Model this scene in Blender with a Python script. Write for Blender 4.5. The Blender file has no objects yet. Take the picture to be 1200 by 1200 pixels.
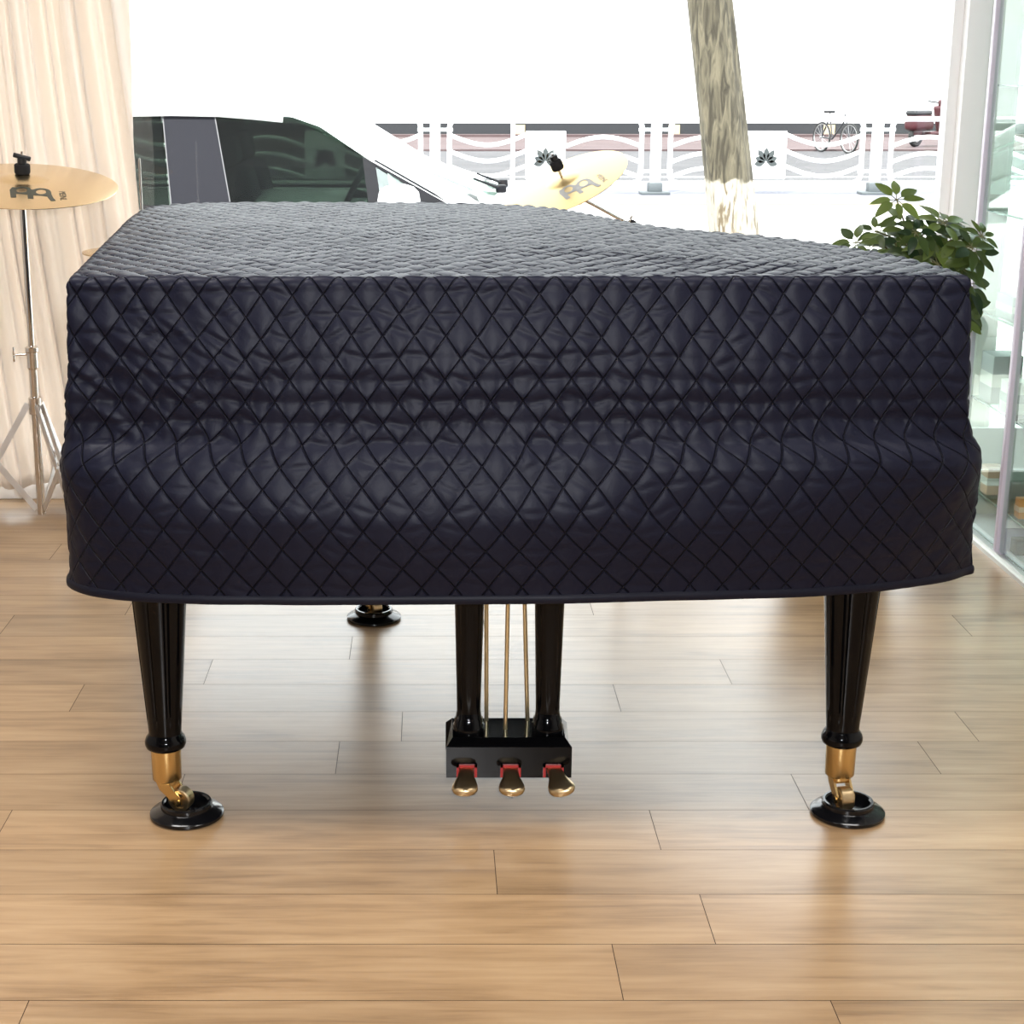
import bpy, bmesh, math, random
import numpy as np
from mathutils import Vector, Matrix, Euler

random.seed(7)
rng = np.random.default_rng(7)
PI = math.pi
C = bpy.context.scene.collection
S = bpy.context.scene

# ------------------------------------------------------------------ camera
cam = bpy.data.cameras.new('camera')
cam.sensor_width = 36.0
cam.lens = 1933.0 / 1200.0 * 36.0
cam.shift_x = (600 - 505) / 1200.0
cam.clip_start = 0.05
cam.clip_end = 500
co = bpy.data.objects.new('camera', cam)
C.objects.link(co)
co.location = (0, 0, 1.36)
co.rotation_euler = (math.radians(90 - 14.93), 0, 0)
S.camera = co

# ------------------------------------------------------------------ world, sun, lamps, exposure
w = bpy.data.worlds.new('overcast_sky')
S.world = w
w.use_nodes = True
bg = w.node_tree.nodes['Background']
bg.inputs['Color'].default_value = (0.93, 0.97, 1.0, 1)
bg.inputs['Strength'].default_value = 4.5


def lamp(name, kind, loc, rot, energy, color=(1, 1, 1), **kw):
    d = bpy.data.lights.new(name, kind)
    d.energy = energy
    d.color = color
    for k, v in kw.items():
        setattr(d, k, v)
    o = bpy.data.objects.new(name, d)
    C.objects.link(o)
    o.location = loc
    o.rotation_euler = rot
    return o


lamp('sun', 'SUN', (0, 0, 20), (math.radians(38), 0, math.radians(-28)), 9.0, (1, 0.97, 0.93), angle=0.02)
lamp('ceiling_fill', 'AREA', (-1.0, 2.6, 2.72), (0, 0, 0), 42, (1, 0.97, 0.94), shape='RECTANGLE', size=1.3, size_y=0.5)  # unseen fill lamps, added under the ceiling to brighten floor and piano front
lamp('ceiling_fill', 'AREA', (1.0, 2.4, 2.72), (0, 0, 0), 26, (1, 0.97, 0.94), shape='RECTANGLE', size=1.3, size_y=0.5)
lamp('camera_flash', 'AREA', (0.05, -0.05, 1.50), (math.radians(72), 0, 0), 55, (0.95, 0.97, 1.0), shape='RECTANGLE', size=0.07, size_y=0.04)

S.view_settings.view_transform = 'Standard'
S.view_settings.look = 'None'
S.view_settings.exposure = 0.3
S.view_settings.gamma = 1.0
S.view_settings.use_curve_mapping = False


# ------------------------------------------------------------------ materials
def mat(name, color, rough=0.5, metal=0.0, **kw):
    m = bpy.data.materials.new(name)
    m.use_nodes = True
    b = m.node_tree.nodes['Principled BSDF']
    b.inputs['Base Color'].default_value = (*color, 1)
    b.inputs['Roughness'].default_value = rough
    b.inputs['Metallic'].default_value = metal
    for k, v in kw.items():
        b.inputs[k.replace('_', ' ')].default_value = v
    return m


def nodes(m):
    t = m.node_tree
    return t, t.nodes, t.links, t.nodes['Principled BSDF']


def add_noise(m, c1, c2, scale=(1, 1, 1), nscale=5.0, detail=4, bump=0.0, dist=0.01, lo=0.35, hi=0.65, coord='Object'):
    t, n, l, b = nodes(m)
    tc = n.new('ShaderNodeTexCoord')
    mp = n.new('ShaderNodeMapping')
    mp.inputs['Scale'].default_value = scale
    nz = n.new('ShaderNodeTexNoise')
    nz.inputs['Scale'].default_value = nscale
    nz.inputs['Detail'].default_value = detail
    cr = n.new('ShaderNodeValToRGB')
    cr.color_ramp.elements[0].position = lo
    cr.color_ramp.elements[1].position = hi
    cr.color_ramp.elements[0].color = (*c1, 1)
    cr.color_ramp.elements[1].color = (*c2, 1)
    l.new(tc.outputs[coord], mp.inputs[0])
    l.new(mp.outputs[0], nz.inputs['Vector'])
    l.new(nz.outputs['Fac'], cr.inputs[0])
    l.new(cr.outputs[0], b.inputs['Base Color'])
    if bump:
        bp = n.new('ShaderNodeBump')
        bp.inputs['Strength'].default_value = bump
        bp.inputs['Distance'].default_value = dist
        l.new(nz.outputs['Fac'], bp.inputs['Height'])
        l.new(bp.outputs[0], b.inputs['Normal'])
    return m


def glass(name, tint=(1, 1, 1), refl=0.04, rough=0.0, gloss_tint=(1, 1, 1), k=0.6):
    m = bpy.data.materials.new(name)
    m.use_nodes = True
    t = m.node_tree
    n, l = t.nodes, t.links
    n.remove(n['Principled BSDF'])
    tr = n.new('ShaderNodeBsdfTransparent')
    tr.inputs[0].default_value = (*tint, 1)
    gl = n.new('ShaderNodeBsdfGlossy')
    gl.inputs['Roughness'].default_value = rough
    gl.inputs['Color'].default_value = (*gloss_tint, 1)
    lw = n.new('ShaderNodeLayerWeight')
    lw.inputs[0].default_value = 0.18
    ma = n.new('ShaderNodeMath')
    ma.operation = 'MULTIPLY_ADD'
    ma.inputs[1].default_value = k
    ma.inputs[2].default_value = refl
    ma.use_clamp = True
    mx = n.new('ShaderNodeMixShader')
    l.new(lw.outputs['Fresnel'], ma.inputs[0])
    l.new(ma.outputs[0], mx.inputs[0])
    l.new(tr.outputs[0], mx.inputs[1])
    l.new(gl.outputs[0], mx.inputs[2])
    l.new(mx.outputs[0], n['Material Output'].inputs['Surface'])
    return m


M = {}
M['white_paint'] = mat('white_paint', (0.8, 0.79, 0.77), 0.6)
M['ceiling_paint'] = mat('ceiling_paint', (0.6, 0.6, 0.6), 0.8)
M['wall_paint'] = mat('wall_paint', (0.62, 0.6, 0.58), 0.7)
M['wall_dark'] = mat('dark_grey_wall_paint', (0.16, 0.155, 0.15), 0.7)
M['frame_white'] = mat('white_window_frame', (0.93, 0.92, 0.91), 0.4)
M['frame_dark'] = mat('dark_gasket', (0.03, 0.03, 0.035), 0.5)
M['window_glass'] = glass('shop_window_glass', (0.97, 0.985, 0.98), 0.02)
M['piano_black'] = mat('black_piano_lacquer', (0.002, 0.002, 0.0025), 0.09, 0, Specular_IOR_Level=0.2)
M['cup_black'] = mat('black_caster_cup_plastic', (0.004, 0.004, 0.005), 0.14, 0, Specular_IOR_Level=0.4)
M['brass'] = mat('brushed_brass', (0.74, 0.53, 0.24), 0.26, 1)
M['brass_pale'] = mat('pale_worn_brass', (0.62, 0.47, 0.27), 0.34, 1)
M['brass_rod'] = mat('brass_rod', (0.82, 0.70, 0.44), 0.3, 1)
M['red_felt'] = mat('red_felt', (0.42, 0.03, 0.03), 0.95, 0, Sheen_Weight=0.5)
M['chrome'] = mat('chrome', (0.70, 0.66, 0.62), 0.12, 1)
M['chrome_flat'] = mat('pale_steel_strip', (0.78, 0.78, 0.78), 0.35, 1)
M['black_felt'] = mat('black_felt', (0.008, 0.007, 0.008), 0.9)
M['black_plastic'] = mat('black_plastic', (0.012, 0.012, 0.014), 0.4)
M['logo'] = mat('dark_printed_ink', (0.05, 0.055, 0.04), 0.5)
M['logo_grey'] = mat('worn_grey_ink', (0.30, 0.29, 0.27), 0.5)
M['lavender'] = mat('lavender_anodised_frame', (0.60, 0.54, 0.64), 0.35)
M['rail_alu'] = mat('aluminium_rail', (0.62, 0.63, 0.6), 0.35, 0.7)
M['mauve'] = mat('mauve_panel', (0.42, 0.38, 0.50), 0.4)
M['mauve_pale'] = mat('pale_mauve_panel', (0.66, 0.64, 0.70), 0.4)
M['cab_glass'] = glass('cabinet_glass', (0.93, 0.985, 0.955), 0.010, k=0.2)
M['shelf_glass'] = glass('shelf_glass_green_edge', (0.80, 0.93, 0.87), 0.03)
M['shelf_edge'] = mat('glass_edge', (0.12, 0.2, 0.18), 0.2)
M['car_paint'] = mat('white_car_paint', (0.82, 0.82, 0.82), 0.25, 0, Coat_Weight=0.6, Coat_Roughness=0.04)
M['car_glass'] = glass('tinted_car_glass', (0.30, 0.34, 0.31), 0.003, k=0.45)
M['windscreen'] = glass('car_windscreen_glass', (0.75, 0.85, 0.80), 0.12)
M['car_trim'] = mat('black_car_trim', (0.006, 0.006, 0.008), 0.5, 0, Specular_IOR_Level=0.15)
M['car_pillar'] = mat('dark_door_pillar', (0.009, 0.009, 0.013), 0.6, 0, Specular_IOR_Level=0.1)
M['car_seat'] = mat('dark_seat_fabric', (0.018, 0.017, 0.022), 0.85)
M['car_dash'] = mat('dark_dashboard', (0.02, 0.024, 0.022), 0.6)
M['tyre'] = mat('tyre_rubber', (0.012, 0.012, 0.012), 0.8)
M['strip_grey'] = mat('grey_door_edge', (0.05, 0.05, 0.055), 0.5)
M['alloy'] = mat('silver_wheel_metal', (0.6, 0.6, 0.62), 0.3, 1)
M['fence_white'] = mat('white_fence_paint', (0.82, 0.83, 0.83), 0.4)
M['fence_base'] = mat('grey_fence_base', (0.07, 0.08, 0.085), 0.6)
M['emblem'] = mat('grey_emblem', (0.035, 0.042, 0.042), 0.6)
M['terracotta'] = mat('terracotta', (0.07, 0.04, 0.025), 0.4)
M['soil'] = add_noise(mat('potting_soil', (0.03, 0.02, 0.012), 0.95), (0.02, 0.013, 0.008), (0.06, 0.04, 0.025), nscale=60)
M['stem'] = mat('green_brown_stem', (0.13, 0.12, 0.045), 0.6)
M['bike_dark'] = mat('dark_bicycle_paint', (0.02, 0.02, 0.025), 0.35)
M['bike_metal'] = mat('bicycle_metal', (0.5, 0.5, 0.5), 0.3, 1)
M['scooter_red'] = mat('dark_red_scooter_paint', (0.05, 0.008, 0.012), 0.4)
M['bldg'] = add_noise(mat('pale_rendered_facade', (0.75, 0.74, 0.72), 0.8), (0.70, 0.69, 0.68), (0.80, 0.79, 0.78), nscale=0.8)
M['bldg_dark'] = mat('dark_shopfront_band', (0.012, 0.013, 0.016), 0.6)
M['shutter'] = mat('white_shutter', (0.75, 0.76, 0.77), 0.5)
M['beige'] = mat('beige_pier', (0.46, 0.36, 0.2), 0.7)
M['orange'] = mat('orange_box_card', (0.55, 0.20, 0.03), 0.5)
M['card_white'] = mat('white_card', (0.75, 0.75, 0.72), 0.5)
M['card_grey'] = mat('grey_card', (0.42, 0.44, 0.46), 0.5)
M['card_dark'] = mat('dark_brown_card', (0.06, 0.045, 0.04), 0.5)
M['card_peach'] = mat('peach_card', (0.62, 0.42, 0.30), 0.5)
M['kerb'] = mat('beige_kerb_stone', (0.26, 0.215, 0.15), 0.8)


def mk_floor():
    m = mat('oak_laminate', (0.5, 0.3, 0.15), 0.31, 0, IOR=1.6)
    t, n, l, b = nodes(m)
    at = n.new('ShaderNodeAttribute')
    at.attribute_name = 'plank'
    tc = n.new('ShaderNodeTexCoord')
    off = n.new('ShaderNodeVectorMath')
    off.operation = 'MULTIPLY_ADD'
    off.inputs[1].default_value = (13.0, 7.0, 3.0)
    l.new(at.outputs['Color'], off.inputs[0])
    l.new(tc.outputs['Object'], off.inputs[2])
    mp = n.new('ShaderNodeMapping')
    mp.inputs['Scale'].default_value = (1.0, 14.0, 1.0)
    l.new(off.outputs[0], mp.inputs[0])
    n1 = n.new('ShaderNodeTexNoise')
    n1.inputs['Scale'].default_value = 3.4
    n1.inputs['Detail'].default_value = 8
    n1.inputs['Roughness'].default_value = 0.62
    n1.inputs['Distortion'].default_value = 0.6
    l.new(mp.outputs[0], n1.inputs['Vector'])
    mp2 = n.new('ShaderNodeMapping')
    mp2.inputs['Scale'].default_value = (2.0, 6.0, 1.0)
    l.new(off.outputs[0], mp2.inputs[0])
    n2 = n.new('ShaderNodeTexNoise')
    n2.inputs['Scale'].default_value = 1.4
    n2.inputs['Detail'].default_value = 3
    l.new(mp2.outputs[0], n2.inputs['Vector'])
    cr = n.new('ShaderNodeValToRGB')
    e = cr.color_ramp.elements
    e[0].position = 0.31
    e[0].color = (0.20, 0.112, 0.048, 1)
    e[1].position = 0.69
    e[1].color = (0.46, 0.30, 0.155, 1)
    x = cr.color_ramp.elements.new(0.5)
    x.color = (0.365, 0.222, 0.105, 1)
    ad = n.new('ShaderNodeMath')
    ad.operation = 'MULTIPLY_ADD'
    ad.inputs[1].default_value = 0.45
    l.new(n2.outputs['Fac'], ad.inputs[0])
    sc = n.new('ShaderNodeMath')
    sc.operation = 'MULTIPLY'
    sc.inputs[1].default_value = 0.55
    l.new(n1.outputs['Fac'], sc.inputs[0])
    l.new(sc.outputs[0], ad.inputs[2])
    l.new(ad.outputs[0], cr.inputs[0])
    hs = n.new('ShaderNodeHueSaturation')
    hs.inputs['Saturation'].default_value = 0.95
    sp = n.new('ShaderNodeSeparateColor')
    l.new(at.outputs['Color'], sp.inputs[0])
    mr = n.new('ShaderNodeMapRange')
    mr.inputs['To Min'].default_value = 0.9
    mr.inputs['To Max'].default_value = 1.1
    l.new(sp.outputs[0], mr.inputs['Value'])
    l.new(mr.outputs[0], hs.inputs['Value'])
    l.new(cr.outputs[0], hs.inputs['Color'])
    l.new(hs.outputs[0], b.inputs['Base Color'])
    bp = n.new('ShaderNodeBump')
    bp.inputs['Strength'].default_value = 0.05
    bp.inputs['Distance'].default_value = 0.002
    l.new(n1.outputs['Fac'], bp.inputs['Height'])
    l.new(bp.outputs[0], b.inputs['Normal'])
    return m


M['floor'] = mk_floor()
M['groove'] = mat('dark_plank_groove', (0.06, 0.035, 0.02), 0.8)


def mk_cover():
    m = mat('black_navy_quilted_nylon', (0.0068, 0.0074, 0.0175), 0.48, 0, Specular_IOR_Level=0.16)
    t, n, l, b = nodes(m)
    tc = n.new('ShaderNodeTexCoord')
    nz = n.new('ShaderNodeTexNoise')
    nz.inputs['Scale'].default_value = 38
    nz.inputs['Detail'].default_value = 3
    nz.inputs['Distortion'].default_value = 1.2
    l.new(tc.outputs['Object'], nz.inputs['Vector'])
    bp = n.new('ShaderNodeBump')
    bp.inputs['Strength'].default_value = 0.2
    bp.inputs['Distance'].default_value = 0.003
    l.new(nz.outputs['Fac'], bp.inputs['Height'])
    # sewn seams: distance to the two families of stitch lines
    at = n.new('ShaderNodeAttribute')
    at.attribute_name = 'quilt'
    sp = n.new('ShaderNodeSeparateXYZ')
    l.new(at.outputs['Vector'], sp.inputs[0])
    ds = []
    for k in (0, 1):
        pp = n.new('ShaderNodeMath')
        pp.operation = 'PINGPONG'
        pp.inputs[1].default_value = 0.5
        l.new(sp.outputs[k], pp.inputs[0])
        ds.append(pp)
    mn = n.new('ShaderNodeMath')
    mn.operation = 'MINIMUM'
    l.new(ds[0].outputs[0], mn.inputs[0])
    l.new(ds[1].outputs[0], mn.inputs[1])
    mr = n.new('ShaderNodeMapRange')
    mr.interpolation_type = 'SMOOTHSTEP'
    mr.inputs['From Max'].default_value = 0.055
    l.new(mn.outputs[0], mr.inputs['Value'])
    b2 = n.new('ShaderNodeBump')
    b2.inputs['Strength'].default_value = 0.9
    b2.inputs['Distance'].default_value = 0.004
    l.new(mr.outputs[0], b2.inputs['Height'])
    l.new(bp.outputs[0], b2.inputs['Normal'])
    l.new(b2.outputs[0], b.inputs['Normal'])
    # dark sewing thread along the seam
    m2 = n.new('ShaderNodeMapRange')
    m2.inputs['From Min'].default_value = 0.006
    m2.inputs['From Max'].default_value = 0.015
    l.new(mn.outputs[0], m2.inputs['Value'])
    mx = n.new('ShaderNodeMix')
    mx.data_type = 'RGBA'
    mx.inputs['A'].default_value = (0.0015, 0.0015, 0.003, 1)
    mx.inputs['B'].default_value = b.inputs['Base Color'].default_value
    l.new(m2.outputs[0], mx.inputs['Factor'])
    l.new(mx.outputs['Result'], b.inputs['Base Color'])
    return m


M['cover'] = mk_cover()
M['hem'] = mat('black_navy_binding', (0.007, 0.0073, 0.015), 0.5, 0, Specular_IOR_Level=0.17)


def mk_curtain():
    m = mat('cream_satin', (0.91, 0.845, 0.785), 0.3, 0, Sheen_Weight=0.3)
    t, n, l, b = nodes(m)
    tr = n.new('ShaderNodeBsdfTranslucent')
    tr.inputs[0].default_value = (0.93, 0.855, 0.775, 1)
    mx = n.new('ShaderNodeMixShader')
    mx.inputs[0].default_value = 0.38
    l.new(b.outputs[0], mx.inputs[1])
    l.new(tr.outputs[0], mx.inputs[2])
    l.new(mx.outputs[0], n['Material Output'].inputs['Surface'])
    return m


M['curtain'] = mk_curtain()


def mk_cymbal():
    m = mat('bronze_cymbal', (0.76, 0.60, 0.37), 0.27, 1)
    t, n, l, b = nodes(m)
    tc = n.new('ShaderNodeTexCoord')
    wv = n.new('ShaderNodeTexWave')
    wv.wave_type = 'RINGS'
    wv.rings_direction = 'Z'
    wv.inputs['Scale'].default_value = 110
    wv.inputs['Distortion'].default_value = 0.6
    l.new(tc.outputs['Object'], wv.inputs['Vector'])
    bp = n.new('ShaderNodeBump')
    bp.inputs['Strength'].default_value = 0.08
    bp.inputs['Distance'].default_value = 0.001
    l.new(wv.outputs['Fac'], bp.inputs['Height'])
    l.new(bp.outputs[0], b.inputs['Normal'])
    return m


M['cymbal'] = mk_cymbal()
M['cymbal_satin'] = mat('satin_bronze_cymbal', (0.60, 0.43, 0.20), 0.45, 1)


def mk_leaf():
    m = mat('glossy_green_leaf', (0.05, 0.10, 0.015), 0.35)
    t, n, l, b = nodes(m)
    at = n.new('ShaderNodeAttribute')
    at.attribute_name = 'leaf'
    cr = n.new('ShaderNodeValToRGB')
    cr.color_ramp.elements[0].color = (0.010, 0.028, 0.006, 1)
    cr.color_ramp.elements[1].color = (0.15, 0.20, 0.04, 1)
    l.new(at.outputs['Fac'], cr.inputs[0])
    l.new(cr.outputs[0], b.inputs['Base Color'])
    tr = n.new('ShaderNodeBsdfTranslucent')
    l.new(cr.outputs[0], tr.inputs[0])
    mx = n.new('ShaderNodeMixShader')
    mx.inputs[0].default_value = 0.25
    l.new(b.outputs[0], mx.inputs[1])
    l.new(tr.outputs[0], mx.inputs[2])
    l.new(mx.outputs[0], n['Material Output'].inputs['Surface'])
    return m


M['leaf'] = mk_leaf()


def mk_bark():
    m = mat('furrowed_bark', (0.2, 0.17, 0.1), 0.9)
    t, n, l, b = nodes(m)
    tc = n.new('ShaderNodeTexCoord')
    mp = n.new('ShaderNodeMapping')
    mp.inputs['Scale'].default_value = (9, 9, 1.6)
    nz = n.new('ShaderNodeTexNoise')
    nz.inputs['Scale'].default_value = 3.0
    nz.inputs['Detail'].default_value = 6
    nz.inputs['Distortion'].default_value = 1.0
    l.new(tc.outputs['Object'], mp.inputs[0])
    l.new(mp.outputs[0], nz.inputs['Vector'])
    cr = n.new('ShaderNodeValToRGB')
    cr.color_ramp.elements[0].position = 0.38
    cr.color_ramp.elements[0].color = (0.025, 0.02, 0.011, 1)
    cr.color_ramp.elements[1].position = 0.62
    cr.color_ramp.elements[1].color = (0.10, 0.085, 0.055, 1)
    l.new(nz.outputs['Fac'], cr.inputs[0])
    sx = n.new('ShaderNodeSeparateXYZ')
    l.new(tc.outputs['Object'], sx.inputs[0])
    n3 = n.new('ShaderNodeTexNoise')
    n3.inputs['Scale'].default_value = 14
    l.new(tc.outputs['Object'], n3.inputs['Vector'])
    ma = n.new('ShaderNodeMath')
    ma.operation = 'MULTIPLY_ADD'
    ma.inputs[1].default_value = 0.10
    l.new(n3.outputs['Fac'], ma.inputs[0])
    l.new(sx.outputs['Z'], ma.inputs[2])
    mr = n.new('ShaderNodeMapRange')
    mr.inputs['From Min'].default_value = 1.02
    mr.inputs['From Max'].default_value = 1.04
    l.new(ma.outputs[0], mr.inputs['Value'])
    cw = n.new('ShaderNodeValToRGB')
    cw.color_ramp.elements[0].position = 0.36
    cw.color_ramp.elements[0].color = (0.10, 0.075, 0.045, 1)
    cw.color_ramp.elements[1].position = 0.46
    cw.color_ramp.elements[1].color = (0.27, 0.245, 0.20, 1)
    l.new(nz.outputs['Fac'], cw.inputs[0])
    mx = n.new('ShaderNodeMix')
    mx.data_type = 'RGBA'
    l.new(mr.outputs[0], mx.inputs['Factor'])
    l.new(cw.outputs[0], mx.inputs['A'])
    l.new(cr.outputs[0], mx.inputs['B'])
    l.new(mx.outputs['Result'], b.inputs['Base Color'])
    bp = n.new('ShaderNodeBump')
    bp.inputs['Strength'].default_value = 0.9
    bp.inputs['Distance'].default_value = 0.03
    l.new(nz.outputs['Fac'], bp.inputs['Height'])
    l.new(bp.outputs[0], b.inputs['Normal'])
    return m


M['bark'] = mk_bark()
M['pave_near'] = add_noise(mat('pale_paving', (0.5, 0.49, 0.47), 0.85), (0.46, 0.45, 0.43), (0.54, 0.53, 0.51), nscale=2.0)
M['pave_strip'] = add_noise(mat('blue_grey_paving', (0.2, 0.2, 0.22), 0.85), (0.115, 0.115, 0.14), (0.14, 0.14, 0.165), nscale=3.0)
M['asphalt'] = add_noise(mat('grey_asphalt', (0.12, 0.115, 0.115), 0.9), (0.042, 0.040, 0.043), (0.060, 0.057, 0.060), scale=(0.3, 1.5, 1), nscale=1.2)
M['pave_red'] = add_noise(mat('reddish_brick_paving', (0.16, 0.10, 0.09), 0.9), (0.055, 0.034, 0.035), (0.08, 0.052, 0.052), scale=(0.3, 2, 1), nscale=2.0)
M['road_paint'] = mat('white_road_paint', (0.5, 0.5, 0.5), 0.7)


# ------------------------------------------------------------------ geometry helpers
class G:
    """a bag of vertices and faces for one mesh"""

    def __init__(self):
        self.v, self.f = [], []

    def add(self, vs, fs):
        o = len(self.v)
        self.v += [tuple(map(float, p)) for p in vs]
        self.f += [tuple(i + o for i in f) for f in fs]
        return self

    def box(self, c, s, rot=None, bev=0.0, seg=2):
        bm = bmesh.new()
        bmesh.ops.create_cube(bm, size=1)
        for v in bm.verts:
            v.co = Vector((v.co.x * s[0], v.co.y * s[1], v.co.z * s[2]))
        if bev:
            bmesh.ops.bevel(bm, geom=bm.edges[:], offset=bev, segments=seg, affect='EDGES', profile=0.5)
        R = Euler(rot).to_matrix() if rot else Matrix.Identity(3)
        vs = [R @ v.co + Vector(c) for v in bm.verts]
        bm.verts.index_update()
        fs = [[v.index for v in f.verts] for f in bm.faces]
        bm.free()
        return self.add(vs, fs)

    def b2(self, x0, x1, y0, y1, z0, z1, bev=0.0):
        return self.box(((x0 + x1) / 2, (y0 + y1) / 2, (z0 + z1) / 2), (x1 - x0, y1 - y0, z1 - z0), bev=bev)

    def lathe(self, prof, n=48, c=(0, 0, 0), mtx=None, fn=None, close=True):
        vs, fs = [], []
        for r, z in prof:
            for k in range(n):
                a = 2 * PI * k / n
                rr = fn(r, z, a) if fn else r
                p = Vector((rr * math.cos(a), rr * math.sin(a), z))
                if mtx is not None:
                    p = mtx @ p
                vs.append(p + Vector(c))
        for i in range(len(prof) - 1):
            for k in range(n):
                k2 = (k + 1) % n
                fs.append((i * n + k, i * n + k2, (i + 1) * n + k2, (i + 1) * n + k))
        if close:
            fs.append(tuple(range(n))[::-1])
            fs.append(tuple((len(prof) - 1) * n + k for k in range(n)))
        return self.add(vs, fs)

    def tube(self, pts, r, n=12, cap=True):
        pts = [Vector(p) for p in pts]
        rs = r if isinstance(r, (list, tuple)) else [r] * len(pts)
        vs, fs = [], []
        up = None
        for i, p in enumerate(pts):
            d = (pts[min(i + 1, len(pts) - 1)] - pts[max(i - 1, 0)]).normalized()
            if up is None:
                up = Vector((0, 0, 1)) if abs(d.z) < 0.9 else Vector((1, 0, 0))
            a = d.cross(up).normalized()
            bb = a.cross(d).normalized()
            up = bb
            for k in range(n):
                t = 2 * PI * k / n
                vs.append(p + (a * math.cos(t) + bb * math.sin(t)) * rs[i])
        for i in range(len(pts) - 1):
            for k in range(n):
                k2 = (k + 1) % n
                fs.append((i * n + k, i * n + k2, (i + 1) * n + k2, (i + 1) * n + k))
        if cap:
            fs.append(tuple(range(n))[::-1])
            fs.append(tuple((len(pts) - 1) * n + k for k in range(n)))
        return self.add(vs, fs)

    def cyl(self, p0, p1, r, n=24, r1=None):
        return self.tube([p0, p1], [r, r if r1 is None else r1], n)

    def prism(self, poly, vec):
        """closed prism: polygon of 3-D points swept by vec"""
        n = len(poly)
        poly = [Vector(p) for p in poly]
        vec = Vector(vec)
        vs = poly + [p + vec for p in poly]
        fs = [tuple(range(n))[::-1], tuple(range(n, 2 * n))]
        for i in range(n):
            j = (i + 1) % n
            fs.append((i, j, n + j, n + i))
        return self.add(vs, fs)

    def strip(self, p0, p1, wid, thk, nrm=None):
        """flat bar from p0 to p1"""
        p0, p1 = Vector(p0), Vector(p1)
        d = (p1 - p0)
        q = d.to_track_quat('Z', 'Y').to_matrix()
        if nrm is not None:
            zz = d.normalized()
            yy = (nrm - zz * nrm.dot(zz)).normalized()
            xx = yy.cross(zz)
            q = Matrix((xx, yy, zz)).transposed()
        bm = bmesh.new()
        bmesh.ops.create_cube(bm, size=1)
        for v in bm.verts:
            v.co = q @ Vector((v.co.x * wid, v.co.y * thk, v.co.z * d.length)) + (p0 + p1) / 2
        bm.verts.index_update()
        self.add([v.co.copy() for v in bm.verts], [[v.index for v in f.verts] for f in bm.faces])
        bm.free()
        return self


BASE = {}


def mesh(name, g, m, parent=None, smooth=True, ang=35, base=None):
    vs = np.array(g.v, dtype=float)
    bs = np.array(BASE[parent.name] if parent is not None else (base if base is not None else (0, 0, 0)), dtype=float)
    me = bpy.data.meshes.new(name)
    me.from_pydata((vs - bs).tolist(), [], g.f)
    me.update()
    bm = bmesh.new()
    bm.from_mesh(me)
    bmesh.ops.recalc_face_normals(bm, faces=bm.faces[:])
    bm.to_mesh(me)
    bm.free()
    if smooth:
        me.shade_smooth()
        me.set_sharp_from_angle(angle=math.radians(ang))
    me.materials.append(M[m] if isinstance(m, str) else m)
    o = bpy.data.objects.new(name, me)
    C.objects.link(o)
    if parent is not None:
        o.parent = parent
    else:
        o.location = tuple(bs)
    BASE[o.name] = tuple(bs)
    return o


def tag(o, label, cat, group=None, kind=None):
    o['label'] = label
    o['category'] = cat
    if group:
        o['group'] = group
    if kind:
        o['kind'] = kind
    return o


def thing(name, loc, label, cat, group=None):
    o = bpy.data.objects.new(name, None)
    o.empty_display_size = 0.1
    C.objects.link(o)
    o.location = loc
    BASE[o.name] = tuple(loc)
    return tag(o, label, cat, group)


def struct(name, g, m, parent=None, smooth=True):
    o = mesh(name, g, m, parent, smooth)
    if parent is None:
        o['kind'] = 'structure'
    return o


# ------------------------------------------------------------------ room shell
RX0, RX1, RY0, RY1, RH = -3.2, 2.35, -2.6, 5.42, 2.8
PW, N0 = 0.167, 4.23
# floor: planks run left-right; joints where the photograph shows them
known = {0: 0.0}


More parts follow.
